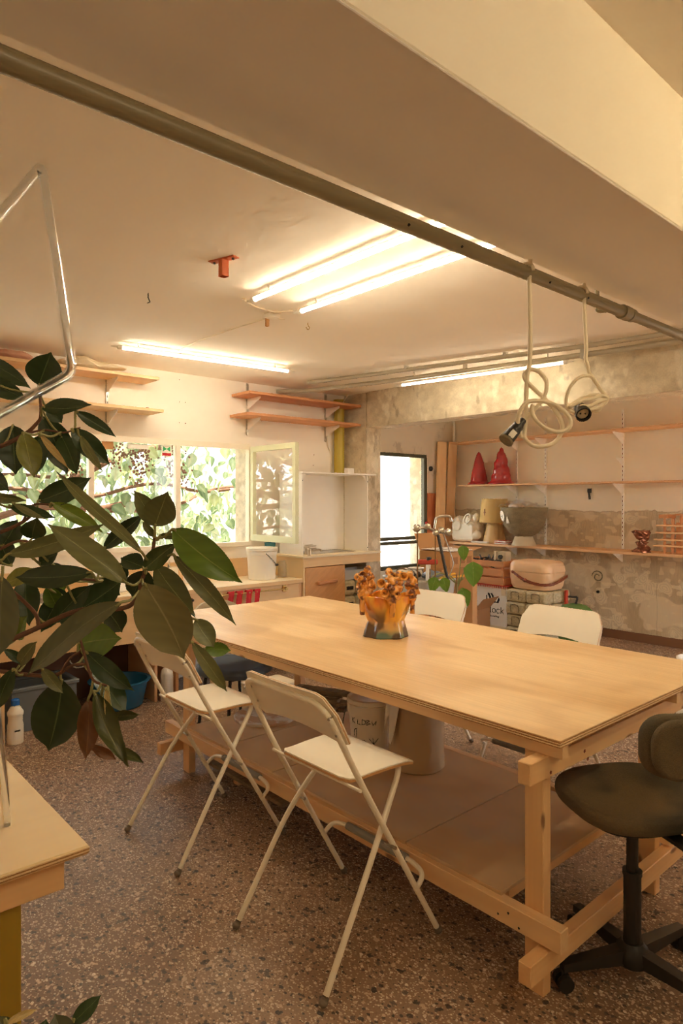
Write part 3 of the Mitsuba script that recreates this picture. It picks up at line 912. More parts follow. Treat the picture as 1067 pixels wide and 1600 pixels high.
put('support_panel', bx(3.79, 3.826, F + 0.02, WY - 0.03, 0, 0.834, 0.001), 'm_ply_y', t)
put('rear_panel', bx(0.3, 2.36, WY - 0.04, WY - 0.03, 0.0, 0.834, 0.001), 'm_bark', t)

t = thing('sink_cabinet', 'higher wooden sink cabinet with a plywood drawer next to the pillar', 'cabinet')
put('worktop', bx(3.815, 4.852, F - 0.012, 5.40, 1.062, 1.082, 0.002), 'm_cream', t)
put('apron', bx(3.832, 4.852, F, F + 0.02, 0.975, 1.061, 0.001), 'm_ply_x', t)
put('side_panel', bx(3.831, 3.85, F, WY - 0.005, 0, 1.061, 0.001), 'm_ply_light', t)
put('side_panel', bx(4.345, 4.36, F + 0.02, WY - 0.02, 0.0, 1.0, 0.001), 'm_ply_y', t)
d = put('drawer', bx(3.853, 4.352, F - 0.004, F + 0.016, 0.55, 0.968, 0.002), 'm_diag', t)
put('handle', cat(bar((3.99, F - 0.026, 0.815), (4.235, F - 0.026, 0.83), 0.03, 0.036, (0, 0, 1), 0.008), bx(4.03, 4.06, F - 0.02, F - 0.003, 0.805, 0.825), bx(4.17, 4.2, F - 0.02, F - 0.003, 0.81, 0.83)), 'm_shelf_red', d)
put('lower_front', bx(3.853, 4.352, F, F + 0.016, 0.05, 0.545, 0.002), 'm_diag', t)
put('basin', cat(bx(4.02, 4.62, 5.0, 5.01, 1.082, 1.09), bx(4.02, 4.62, 5.285, 5.295, 1.082, 1.09), bx(4.02, 4.03, 5.0, 5.295, 1.082, 1.09), bx(4.61, 4.62, 5.0, 5.295, 1.082, 1.09), bx(4.03, 4.61, 5.01, 5.285, 1.082, 1.084)), 'm_steel', t)

t = thing('sink_hood', 'white open-fronted spray box standing on the sink cabinet', 'box')
put('top_panel', bx(3.872, 4.862 - 0.012, 4.93, 5.326, 1.868, 1.882, 0.001), 'm_white', t)
put('side_panel', bx(3.875, 3.895, 4.95, 5.308, 1.0825, 1.867, 0.001), 'm_white', t)
put('side_panel', bx(4.735, 4.75, 4.95, 5.308, 1.0825, 1.867, 0.001), 'm_white', t)
put('back_panel', bx(3.896, 4.734, 5.309, 5.324, 1.0825, 1.867, 0.001), 'm_white', t)
for x, s in ((3.896, 1), (4.734, -1)):
    put('corner_brace', prism([(0, 0), (s * 0.05, 0), (0, -0.05)] if s > 0 else [(0, 0), (0, -0.05), (-0.05, 0)], 0, 0.014).apply_transform(np.array([[1, 0, 0, x], [0, 0, -1, 4.985], [0, 1, 0, 1.866], [0, 0, 0, 1.0]])), 'm_white', t)
for x, z_ in ((4.742, 1.12), (4.742, 1.80), (3.885, 1.80)):
    put('screw', cyl((x, 4.9505, z_), (x, 4.948, z_), 0.006, 8), 'm_darksteel', t)
single('white_block', bx(4.60, 4.69, 5.10, 5.16, 1.883, 1.945, 0.003), 'm_white', 'small white block on top of the spray box', 'block')


def tap(x, y, z, label, spin):
    k = thing('tap', label, 'tap')
    put('body', cat(cyl((x, y, z), (x, y, z + 0.055), 0.019), ball((x, y, z + 0.055), 0.02, 2)), 'm_chrome', k, smooth=40)
    c, s = math.cos(spin), math.sin(spin)
    put('spout', tube(fillet([(x, y, z + 0.04), (x + 0.15 * c, y + 0.15 * s, z + 0.05), (x + 0.155 * c, y + 0.155 * s, z + 0.03)], 0.02), 0.009, 10), 'm_chrome', k, smooth=50)
    put('lever', bar((x - 0.03 * c, y - 0.03 * s, z + 0.085), (x + 0.09 * c, y + 0.09 * s, z + 0.088), 0.016, 0.01, (0, 0, 1), 0.003), 'm_chrome', k)
    return k


tap(3.93, 4.90, 1.0825, 'chrome tap at the front left corner of the sink cabinet', 0.1)
tap(3.99, 5.02, 1.0845, 'chrome tap further back on the sink cabinet', 0.25)
tap(4.06, 5.25, 1.0845, 'chrome tap against the rear of the spray box', 0.2)

k = thing('bucket', 'white plastic bucket with lid and wire handle on the counter', 'bucket')
bc = (3.52, 5.10)
put('body', lathe([(0, 0.8725), (0.118, 0.8725), (0.125, 0.88), (0.137, 1.10), (0.142, 1.103), (0.142, 1.135), (0.137, 1.137), (0, 1.137)], 48, (bc[0], bc[1], 0)), 'm_whiteplastic', k, smooth=35)
put('lid', lathe([(0, 1.138), (0.145, 1.138), (0.149, 1.142), (0.149, 1.165), (0.144, 1.17), (0.132, 1.163), (0, 1.163)], 48, (bc[0], bc[1], 0)), 'm_whiteplastic', k, smooth=35)
hp = [(bc[0] + 0.145 * math.cos(a), bc[1] + 0.145 * math.sin(a), 1.118 - 0.13 * math.sin(b)) for a, b in ((-1.9, 0), (-1.65, 0.25), (-1.4, 0.5), (-1.15, 0.78), (-0.9, 1.0))]
put('wire_handle', tube(spline(hp, 6), 0.0028, 8), 'm_darksteel', k, smooth=True)
put('grip', ball(hp[-1], 0.012, 2, (1.4, 1, 1)), 'm_black', k, smooth=True)

single('blue_pot', lathe([(0, 1.0825), (0.045, 1.0825), (0.052, 1.10), (0.055, 1.19), (0.05, 1.19), (0.047, 1.10), (0, 1.095)], 28, (3.815, 5.385, 0)), 'm_teal', 'blue pot behind the sink taps, under the open casement', 'pot', smooth=35)
k = thing('glass_jar', 'clear glass jar standing on the counter behind the bucket', 'jar')
put('jar', lathe([(0, 0.8725), (0.04, 0.8725), (0.042, 0.88), (0.042, 1.0), (0.036, 1.02), (0.036, 1.035), (0.033, 1.035), (0.033, 1.02), (0.039, 1.0), (0.039, 0.882), (0, 0.88)], 28, (3.74, 5.08, 0)), 'm_glass', k, smooth=35)

# paint brushes and bottles beside the window
k = thing('brush_box', 'white wooden box full of paint brushes and tools on the counter', 'box')
put('box', cat(bx(2.50, 2.72, 5.20, 5.21, 0.8725, 1.03), bx(2.50, 2.72, 5.34, 5.35, 0.8725, 1.03), bx(2.50, 2.51, 5.21, 5.34, 0.8725, 1.03), bx(2.71, 2.72, 5.21, 5.34, 0.8725, 1.03), bx(2.51, 2.71, 5.21, 5.34, 0.8725, 0.88)), 'm_cream', k)
rb = random.Random(3)
for i in range(8):
    x, y = rb.uniform(2.53, 2.69), rb.uniform(5.23, 5.32)
    dx, dy, h = rb.uniform(-0.012, 0.012), rb.uniform(-0.01, 0.01), rb.uniform(0.17, 0.23)
    tool = thing('paint_brush', 'brush or tool sticking out of the white box on the counter', 'brush', 'brushes in the white box')
    put('handle', tube([(x, y, 0.885), (x + dx * 0.7, y + dy * 0.7, 0.885 + h * 0.75)], [0.004, 0.0055], 8), rb.choice(['m_pine_z', 'm_black', 'm_leather', 'm_steel']), tool)
    put('bristles', tube([(x + dx * 0.7, y + dy * 0.7, 0.885 + h * 0.75), (x + dx * 0.85, y + dy * 0.85, 0.885 + h * 0.9), (x + dx, y + dy, 0.885 + h)], [0.006, 0.009, 0.004], 8), rb.choice(['m_leather', 'm_black', 'm_cream']), tool)
k = thing('wooden_post', 'short wooden block upright between the brush box and the bottles', 'block')
put('post', bx(2.735, 2.775, 5.22, 5.26, 0.8725, 1.06, 0.002), 'm_pine_z', k)


def bottle(x, y, r, h, label, cap='m_white', body='m_film_white', nm='bottle', capr=0.4):
    k = thing(nm, label, 'bottle')
    z = 0.8725 if y > F - 0.001 and h < 0.3 and nm == 'bottle' else 0.0
    put('body', lathe([(0, z), (r * 0.95, z), (r, z + 0.01), (r, z + h * 0.7), (r * 0.8, z + h * 0.82), (r * capr, z + h * 0.88), (r * capr, z + h * 0.9), (0, z + h * 0.9)], 28, (x, y, 0)), body, k, smooth=35)
    put('cap', lathe([(0, z + h * 0.9), (r * capr * 1.15, z + h * 0.9), (r * capr * 1.15, z + h), (0, z + h)], 20, (x, y, 0)), cap, k, smooth=35)
    return k


bottle(2.83, 5.30, 0.035, 0.24, 'slim white plastic bottle left of the pair by the window')
bottle(2.92, 5.32, 0.042, 0.22, 'stout white plastic bottle right of the pair by the window')
k = thing('plaster_dome', 'rounded white plaster form on the counter behind the plant', 'form')
put('dome', lumpy(lathe([(0, 0.887), (0.16, 0.887), (0.168, 0.90), (0.16, 0.98), (0.12, 1.05), (0.06, 1.085), (0, 1.092)], 40, (2.10, 5.16, 0)), 0.0, 12, 2), 'm_white', k, smooth=True)
put('base', lathe([(0, 0.8725), (0.185, 0.8725), (0.185, 0.884), (0.17, 0.886), (0, 0.886)], 40, (2.10, 5.16, 0)), 'm_cream', k, smooth=30)
k = thing('steel_tray', 'shallow grey metal tray on the counter behind the plant', 'tray')
put('tray', cat(bx(1.35, 1.75, 4.92, 5.18, 0.8725, 0.878), bx(1.35, 1.75, 4.92, 4.928, 0.878, 0.91), bx(1.35, 1.75, 5.172, 5.18, 0.878, 0.91), bx(1.35, 1.358, 4.928, 5.172, 0.878, 0.91), bx(1.742, 1.75, 4.928, 5.172, 0.878, 0.91)), 'm_steel', k)

# brass rail with red cloths on the counter front
k = thing('towel_rail', 'thin brass rail on the counter front with wooden end brackets', 'rail')
put('rod', cyl((2.93, F - 0.022, 0.80), (3.62, F - 0.022, 0.80), 0.006, 12), 'm_brass', k, smooth=40)
for x in (2.93, 3.62):
    put('bracket', cat(cyl((x, F + 0.0195, 0.80), (x, F - 0.03, 0.80), 0.013, 14), bx(x - 0.02, x + 0.02, F + 0.008, F + 0.0195, 0.77, 0.83)), 'm_brass', k)
for i, x in enumerate((3.03, 3.115, 3.21, 3.295)):
    P = np.zeros((14, 6, 3))
    for a in range(14):
        for b in range(6):
            s = a / 13
            ang = math.pi * (0.5 - s * 2.2)
            if s < 0.25:
                y, zz = F - 0.022 + 0.010 * math.cos(math.pi * s * 4), 0.808 + 0.02 * math.sin(math.pi * s * 4)
            else:
                y, zz = F - 0.032 - 0.006 * math.sin(s * 9 + i), 0.806 - (s - 0.25) * 0.32
            w_ = 0.026 * (1 + 0.5 * max(0, 0.3 - s) / 0.3) * (b / 5 - 0.5) * 2
            P[a, b] = [x + w_ - 0.05 * max(0, s - 0.25), y + 0.006 * math.sin(b * 1.6 + i + 3 * s), zz]
    single('red_strap', slab(P, 0.002), 'm_redcloth', ['leftmost red cloth strip hanging from the brass rail', 'second red cloth strip from the left on the brass rail', 'third red cloth strip from the left on the brass rail', 'rightmost red cloth strip hanging from the brass rail'][i], 'cloth', 'red cloth strips on the brass rail', smooth=True)
k = thing('key_hook', 'small dark hook with keys on the counter front left of the red cloths', 'hook')
put('plate', bx(2.655, 2.685, F + 0.012, F + 0.0195, 0.745, 0.80), 'm_leather', k)
put('knob', cat(ball((2.662, F + 0.003, 0.785), 0.011, 1), ball((2.68, F + 0.003, 0.783), 0.011, 1)), 'm_darksteel', k, smooth=True)

# below the counter
k = thing('wash_basin', 'round blue plastic basin on the floor under the counter', 'basin')
put('bowl', lathe([(0, 0.0), (0.16, 0.0), (0.175, 0.012), (0.205, 0.15), (0.21, 0.19), (0.235, 0.198), (0.237, 0.206), (0.21, 0.207), (0.202, 0.195), (0.19, 0.12), (0.165, 0.02), (0, 0.012)], 48, (2.12, 5.02, 0)), 'm_blue', k, smooth=35)
k = thing('storage_bin', 'grey plastic bin under the counter behind the white bottle', 'bin')
put('body', cat(bx(1.30, 1.74, 4.88, 4.90, 0, 0.28), bx(1.30, 1.74, 5.2, 5.22, 0, 0.28), bx(1.30, 1.32, 4.9, 5.2, 0, 0.28), bx(1.72, 1.74, 4.9, 5.2, 0, 0.28), bx(1.32, 1.72, 4.9, 5.2, 0, 0.02)), 'm_greyblue', k)
put('rim', cat(bx(1.285, 1.755, 4.865, 4.90, 0.28, 0.305, 0.004), bx(1.285, 1.755, 5.2, 5.235, 0.28, 0.305, 0.004), bx(1.285, 1.32, 4.9, 5.2, 0.28, 0.305, 0.004), bx(1.72, 1.755, 4.9, 5.2, 0.28, 0.305, 0.004)), 'm_greyblue', k)
k = thing('detergent_bottle', 'white plastic bottle with a blue cap on the floor under the counter', 'bottle')
o = (1.275, 4.70)
put('body', lathe([(0, 0), (0.046, 0), (0.05, 0.008), (0.05, 0.12), (0.044, 0.135), (0.044, 0.175), (0.05, 0.19), (0.05, 0.205), (0.03, 0.24), (0.022, 0.243), (0.022, 0.25), (0, 0.25)], 28, (o[0], o[1], 0)), 'm_whiteplastic', k, smooth=35)
put('cap', lathe([(0, 0.251), (0.026, 0.251), (0.026, 0.285), (0.02, 0.29), (0, 0.29)], 20, (o[0], o[1], 0)), 'm_bluecap', k, smooth=35)
lab = np.zeros((7, 2, 3))
for i, a in enumerate(np.linspace(-2.5, -1.0, 7)):
    for j, zz in enumerate((0.035, 0.105)):
        lab[i, j] = [o[0] + 0.0506 * math.cos(a), o[1] + 0.0506 * math.sin(a), zz]
put('label', slab(lab, 0.0004), 'm_paper', k)
put('label_print', bx(o[0] - 0.018, o[0] + 0.016, o[1] - 0.0520, o[1] - 0.0500, 0.086, 0.096, 0), 'm_ink', k)
k = thing('floor_pole', 'pale wooden board standing beside the white bottle under the counter', 'board')
put('board', bx(1.16, 1.185, 4.60, 4.68, 0, 0.5, 0.002), 'm_pine_z', k)
single('hanging_cord', tube(spline([(1.93, 5.40, 0.62), (1.98, 5.36, 0.46), (2.02, 5.33, 0.36), (1.98, 5.34, 0.28), (1.9, 5.36, 0.27), (1.86, 5.38, 0.33)], 7), 0.006, 8), 'm_cable', 'pale cord looped under the counter above the blue basin', 'cord', smooth=True)
k = thing('wall_valve', 'dark pipe fitting on the panel under the counter', 'pipe fitting')
put('body', cat(cyl((1.80, 5.40, 0.52), (1.80, 5.32, 0.52), 0.035), cyl((1.80, 5.345, 0.52), (1.92, 5.345, 0.47), 0.015), ball((1.92, 5.345, 0.47), 0.022, 1)), 'm_black', k, smooth=35)
single('supply_pipe', tube(spline([(1.9, 5.395, 0.60), (2.1, 5.39, 0.66), (2.3, 5.39, 0.72)], 6), 0.008, 8), 'm_darksteel', 'thin dark pipe along the panel under the counter', 'pipe', smooth=True)
bottle(2.46, 4.90, 0.05, 0.30, 'clear plastic bottle on the floor between the counter supports', 'm_white', 'm_film_white', 'floor_bottle')
k = thing('floor_bucket', 'cream plastic tub on the floor under the counter behind the stool', 'tub')
put('body', lathe([(0, 0), (0.15, 0), (0.155, 0.01), (0.175, 0.27), (0.185, 0.275), (0.185, 0.30), (0.17, 0.30), (0.15, 0.02), (0, 0.015)], 40, (2.88, 4.62, 0)), 'm_cream', k, smooth=35)
k = thing('floor_box', 'cream wooden box on the floor under the table, behind the stool', 'box')
put('box', cat(bx(2.72, 3.05, 3.95, 4.2, 0, 0.22, 0.003)), 'm_cream', k)
put('lid', bx(2.71, 3.06, 3.94, 4.21, 0.221, 0.24, 0.003), 'm_cream', k)


# ------------------------------------------------------------------ shelves on the window wall
def bracket_mesh(x, z, L, h, th=0.006):
    """A bracket on the window wall: the arm points to -y."""
    poly = [(0, 0), (L, 0), (L, -0.014), (0.02, -h), (0, -h)]
    m = prism(poly, -th / 2, th / 2)
    m.apply_transform(np.array([[0, 0, 1, x], [-1, 0, 0, WY - 0.014], [0, 1, 0, z], [0, 0, 0, 1.0]]))
    return m


def upright_mesh(x, z0, z1):
    return bx(x - 0.012, x + 0.012, WY - 0.014, WY - 0.0005, z0, z1, 0.001)


def slots(x, z0, z1, step=0.05, y=WY - 0.0148):
    return [bx(x - 0.003, x + 0.003, y, y + 0.001, z_, z_ + 0.018, 0) for z_ in np.arange(z0 + 0.03, z1 - 0.03, step)]


k = thing('wall_shelf', 'upper wooden shelf at the left of the window wall', 'shelf')
put('board', bx(0.2, 2.52, 5.15, WY - 0.016, 2.615, 2.64, 0.001), 'm_ply_x', k)
for x in (0.9, 2.19):
    put('bracket', bracket_mesh(x, 2.614, 0.21, 0.10), 'm_white', k)
k = thing('wall_shelf', 'lower wooden shelf at the left of the window wall', 'shelf')
put('board', bx(0.2, 2.56, 5.15, WY - 0.016, 2.348, 2.372, 0.001), 'm_ply_x', k)
for x in (0.9, 2.19):
    put('bracket', bracket_mesh(x, 2.347, 0.21, 0.10), 'm_white', k)
single('clay_crumb', ball((2.42, 5.17, 2.3765), 0.008, 1, (1.6, 1, 0.6)), 'm_leather', 'small dark crumb on the lower left shelf', 'crumb')
k = thing('wall_shelf', 'upper wooden shelf on white brackets near the pillar', 'shelf')
put('board', bx(3.40, 4.82, 5.13, WY - 0.016, 2.60, 2.625, 0.001), 'm_shelf_red', k)
for x in (3.585, 4.585):
    put('bracket', bracket_mesh(x, 2.599, 0.22, 0.10), 'm_white', k)
k = thing('wall_shelf', 'lower wooden shelf on white brackets near the pillar', 'shelf')
put('board', bx(3.38, 4.82, 5.13, WY - 0.016, 2.40, 2.425, 0.001), 'm_shelf_red', k)
for x in (3.585, 4.585):
    put('bracket', bracket_mesh(x, 2.399, 0.22, 0.10), 'm_white', k)
for i, (x, z0, z1) in enumerate(((0.9, 2.20, 2.74), (2.19, 2.24, 2.74), (3.585, 2.245, 2.75), (4.585, 2.24, 2.75))):
    k = thing('shelf_upright', ['slotted metal shelf upright at the far left of the window wall', 'slotted metal shelf upright behind the left shelves', 'slotted metal shelf upright left of the pillar shelves', 'slotted metal shelf upright next to the yellow pipe'][i], 'shelf upright')
    put('strip', upright_mesh(x, z0, z1), 'm_steel', k)
    put('slot', cat(*slots(x, z0, z1)), 'm_black', k)
    labels[f'{k}__slot'] = {'label': 'dark slots', 'kind': 'stuff'}
# what lies on the left shelf
cv = lumpy(ball((0, 0, 0), 1.0, 4), 0.0, 1, 1)
v = cv.vertices * [0.27, 0.11, 0.034]
v[:, 2] += 0.034 * (meshkit.fbm(v * [9, 14, 4] + 2.0, 3) - 0.35) * 1.6 * (v[:, 2] > -0.01)
v[:, 1] += 0.02 * np.sin(v[:, 0] * 22)
v[:, 2] = np.maximum(v[:, 2], -0.028)
v[:, 2] *= np.clip(1.15 - 0.9 * (v[:, 0] + 0.05) / 0.3, 0.35, 1.3)
cv.vertices = v - [0, 0, v[:, 2].min()] + [2.0, 5.245, 2.6405]
single('canvas_cloth', cv, 'm_cream', 'crumpled cream canvas lying on the upper left shelf', 'cloth', smooth=True)
single('pink_cloth', lumpy(ball((1.40, 5.28, 2.68), 0.1, 4, (1.5, 1.0, 0.38)), 0.012, 14, 4), 'm_pinkcloth', 'folded pink cloth on the upper left shelf behind the glass tube', 'cloth', smooth=True)
k = thing('wall_pipe', 'vertical yellow pipe between the window wall and the pillar', 'pipe')
put('pipe', cyl((4.735, 5.39, 1.05), (4.735, 5.39, 2.70), 0.055, 28), 'm_yellowpipe', k, smooth=40)
put('collar', cyl((4.735, 5.39, 2.66), (4.735, 5.39, 2.70), 0.062, 28), 'm_yellowpipe', k, smooth=40)
single('wall_cable', tube(spline([(4.60, 5.43, 2.30), (4.61, 5.435, 2.20), (4.66, 5.44, 2.10), (4.655, 5.44, 1.9), (4.65, 5.44, 1.75)], 7), 0.006, 8), 'm_cable', 'white cable running down the wall left of the yellow pipe', 'cable', smooth=True)
single('wall_cable', tube(spline([(4.70, 5.30, 2.63), (4.72, 5.29, 2.68), (4.74, 5.25, 2.735), (4.75, 5.2, 2.755)], 7), 0.006, 8), 'm_cable', 'white cable looping from the ceiling to the top shelf near the pillar', 'cable', smooth=True)
for x, z_ in ((2.86, 2.70), (2.86, 2.5), (2.92, 2.5), (2.86, 2.31), (2.92, 2.31), (3.76, 2.40), (4.43, 2.09), (4.42, 1.98)):
    put('screw_hole', cyl((x, WY - 0.0004, z_), (x, WY + 0.003, z_), 0.005, 8), 'm_leather', 'wall_window')

# ------------------------------------------------------------------ stools and things by the far end of the table
k = thing('desk_chair', 'low chair with grey-blue padded seat and dark legs behind the table end', 'chair')
sc_ = (2.44, 3.86)
put('seat', rounded(rrect(0.46, 0.46, 0.16, 8), 0.43, 0.50, 0.03), 'm_fabric_blue', k, smooth=50)
scene[f'{k}__seat']['to_world'] = T().translate([sc_[0], sc_[1], 0]).rotate([0, 0, 1], 20)
put('frame', cat(tube(fillet([(sc_[0] - 0.12, sc_[1] - 0.15, 0.425), (sc_[0] + 0.12, sc_[1] - 0.15, 0.425), (sc_[0] + 0.12, sc_[1] + 0.15, 0.425), (sc_[0] - 0.12, sc_[1] + 0.15, 0.425)], 0.03), 0.01, 8)), 'm_black', k, smooth=40)
for dx, dy in ((-0.13, -0.15), (0.13, -0.15), (-0.13, 0.15), (0.13, 0.15)):
    put('leg', tube([(sc_[0] + dx, sc_[1] + dy, 0.43), (sc_[0] + dx * 1.35, sc_[1] + dy * 1.3, 0.0)], 0.011, 10), 'm_black', k, smooth=40)
bxk, byk = sc_[0] + 0.02, sc_[1] + 0.27
put('back_post', tube(fillet([(sc_[0] + 0.03, sc_[1] + 0.16, 0.42), (bxk, byk, 0.50), (bxk, byk + 0.03, 0.80)], 0.06), 0.012, 10), 'm_black', k, smooth=40)
P = np.zeros((15, 9, 3))
for i, a in enumerate(np.linspace(-1, 1, 15)):
    for j, b in enumerate(np.linspace(0, 1, 9)):
        top_ = 0.888 - 0.075 * abs(a) ** 2.6
        zz = 0.66 + 0.03 * a * a + (top_ - 0.66 - 0.03 * a * a) * b
        P[i, j] = [bxk + 0.21 * a, byk + 0.045 - 0.05 * a * a, zz]
put('backrest', slab(P, -0.018), 'm_clay', k, smooth=40)

# ------------------------------------------------------------------ on and under the worktable
def vase():
    n, m = 72, 46
    zz = np.linspace(0, 1, m)
    V = np.zeros((m, n, 3))
    lobes = 5
    for i, s in enumerate(zz):
        for j in range(n):
            a = j / n * 2 * math.pi
            foot = 0.072 - 0.014 * min(s / 0.42, 1) ** 1.2
            up = max(0, (s - 0.38) / 0.62)
            lobe = abs(math.cos(lobes * a / 2 + 0.5 + 0.5 * up)) ** 0.55
            r = foot + 0.036 * up ** 0.75 * (0.62 + 0.5 * lobe) - 0.008 * up ** 3
            r *= 1 + 0.03 * math.sin(3 * a + 4 * s) * (1 - up)
            r += 0.004 * (1 - up) * math.sin(7 * a + 1.3)
            h = 0.138
            V[i, j] = [r * math.cos(a), r * math.sin(a), s * h * (1 - 0.10 * up * (1 - lobe))]
    return V


VZ = 0.8702
vc = np.array([2.56, 2.53, VZ])
VS = 1.64
V = vase()
m_, n_ = V.shape[:2]
inner = V * [0.90, 0.90, 1]
inner[..., 2] = np.maximum(V[..., 2], 0.012)
shell = np.concatenate([V, inner[::-1]], 0) * VS + vc
idx = np.arange(2 * m_ * n_).reshape(2 * m_, n_)
f = []
for i in range(2 * m_ - 1):
    for j in range(n_):
        a, b, c, d = idx[i, j], idx[i, (j + 1) % n_], idx[i + 1, (j + 1) % n_], idx[i + 1, j]
        f += [[a, b, c], [a, c, d]]
verts = np.vstack([shell.reshape(-1, 3), vc, vc + [0, 0, 0.012]])
for j in range(n_):
    f += [[2 * m_ * n_, idx[0, (j + 1) % n_], idx[0, j]], [2 * m_ * n_ + 1, idx[-1, j], idx[-1, (j + 1) % n_]]]
k = thing('ceramic_vase', 'glossy orange ceramic vase with twiggy flower crests on the table', 'vase')
put('body', trimesh.Trimesh(verts, f, process=False), 'm_vase', k, smooth=True)
rv = random.Random(11)
cre = [(0.35, 0.088), (1.60, 0.088), (2.85, 0.088), (4.1, 0.086), (5.35, 0.088)]
for a0, r0 in cre:
    c = np.array([r0 * math.cos(a0), r0 * math.sin(a0), 0.125])
    out = np.array([math.cos(a0), math.sin(a0), 0])
    side = np.array([-math.sin(a0), math.cos(a0), 0])
    parts, petals = [], []
    for q in range(13):
        u, h = rv.uniform(-0.016, 0.016), rv.uniform(0.0, 0.068)
        p0 = c + side * u * 0.35 - [0, 0, 0.05 if q < 4 else 0.0]
        p1 = c + side * u + np.array([0, 0, h]) + out * rv.uniform(-0.012, 0.008)
        p2 = p1 + np.array([rv.gauss(0, 0.012), rv.gauss(0, 0.012), rv.uniform(0.005, 0.028)])
        parts.append(tube(spline([p0, (p0 + p1) / 2 + out * 0.006, p1, p2], 3), np.linspace(0.0075, 0.0032, 10), 7))
        if q % 3 == 0:
            cup = lathe([(0.0, -0.006), (0.007, -0.004), (0.013, 0.004), (0.015, 0.010), (0.0115, 0.010), (0.006, 0.0)], 12)
            petals.append(place(rot(cup, 90, [0, 1, 0]), p2 + out * 0.004, out + np.array([rv.gauss(0, 0.5), rv.gauss(0, 0.5), rv.uniform(0, 0.6)])))
        parts.append(lumpy(ball(p1, rv.uniform(0.009, 0.015), 2), 0.005, 90, q))
    put('crest', move(lumpy(cat(*parts), 0.002, 80, 3).apply_scale(VS), *vc), 'm_twig', k, smooth=True)
    for q in petals:
        put('blossom', move(q.apply_scale(VS), *vc), 'm_twig', k, smooth=True)

single('clay_board', lathe([(0, 0.2855), (0.185, 0.2855), (0.19, 0.289), (0.19, 0.300), (0.186, 0.304), (0, 0.304)], 64, (2.31, 3.31, 0)), 'm_disc', 'round clay-stained wooden bat lying on the table shelf', 'board', smooth=30)
k = thing('handled_bucket', 'white plastic pail with a drawn-on pattern on the table shelf', 'bucket')
o = (2.42, 2.50)
put('body', lathe([(0, 0.286), (0.096, 0.286), (0.1, 0.292), (0.117, 0.50), (0.126, 0.503), (0.126, 0.545), (0.118, 0.548), (0.114, 0.548), (0.097, 0.30), (0, 0.294)], 44, (o[0], o[1], 0)), 'm_whiteplastic', k, smooth=35)
put('lid', lathe([(0, 0.549), (0.122, 0.549), (0.128, 0.555), (0.126, 0.572), (0.116, 0.576), (0.11, 0.566), (0, 0.564)], 44, (o[0], o[1], 0)), 'm_whiteplastic', k, smooth=35)
put('wire_handle', tube(spline([(o[0] - 0.1, o[1] + 0.085, 0.52), (o[0] - 0.115, o[1] + 0.095, 0.42), (o[0] - 0.108, o[1] + 0.07, 0.34), (o[0] - 0.106, o[1] + 0.02, 0.30)], 6), 0.0025, 8), 'm_darksteel', k, smooth=True)


def on_pail(m, r0=0.1185):
    """Wraps lettering in the xy plane around the pail: x = arc, y = height."""
    v = m.vertices.copy()
    a = -2.39 + v[:, 0] / 0.112
    rr = 0.1005 + (v[:, 1] - 0.292) * (0.017 / 0.208) + 0.0006 + v[:, 2]
    q = m.copy()
    q.vertices = np.c_[o[0] + rr * np.cos(a), o[1] + rr * np.sin(a), v[:, 1]]
    return q


def pen(strokes, w=0.003):
    return cat(*[prism(sg.LineString(s).buffer(w / 2, quad_segs=2), 0, 0.0008).subdivide_to_size(0.02) for s in strokes])


x0 = -0.105
L = []
for gi, g in enumerate(([[(0, 0), (0, 1)], [(0, 0.4), (0.6, 1)], [(0.1, 0.5), (0.6, 0)]], [[(0.3, 0), (0.3, 0.8)], [(0.3, 0.05), (0.8, 0)]], [[(0.2, 0), (0.3, 1)], [(0.3, 1), (0.8, 0.8), (0.8, 0.2), (0.2, 0)]],
                        [[(0.1, 0), (0.1, 1)], [(0.1, 1), (0.6, 0.8), (0.1, 0.5)], [(0.1, 0.5), (0.7, 0.3), (0.1, 0)]], [[(0, 0.7), (0.2, 0), (0.7, 0.8), (0.6, 0.1)]])):
    for s in g:
        L.append([(x0 + (gi * 0.92 + q[0]) * 0.031, 0.455 + q[1] * 0.028) for q in s])
put('lettering', on_pail(pen(L)), 'm_ink', k)
L = [[(x0 + 0.0, 0.33), (x0 + 0.012, 0.42), (x0 + 0.03, 0.43), (x0 + 0.018, 0.36)], [(x0 + 0.02, 0.35), (x0 + 0.05, 0.37), (x0 + 0.06, 0.345)]]
for cx_, cz_ in ((0.07, 0.36), (0.10, 0.34)):
    L.append([(x0 + cx_ + 0.016 * math.cos(a) * (1 - a / 20), cz_ + 0.016 * math.sin(a) * (1 - a / 20)) for a in np.linspace(0, 11, 24)])
L += [[(x0 + 0.10, 0.385), (x0 + 0.15, 0.33)], [(x0 + 0.10, 0.33), (x0 + 0.15, 0.385)], [(x0 + 0.12, 0.39), (x0 + 0.13, 0.325)]]
put('drawing', on_pail(pen(L)), 'm_ink', k)

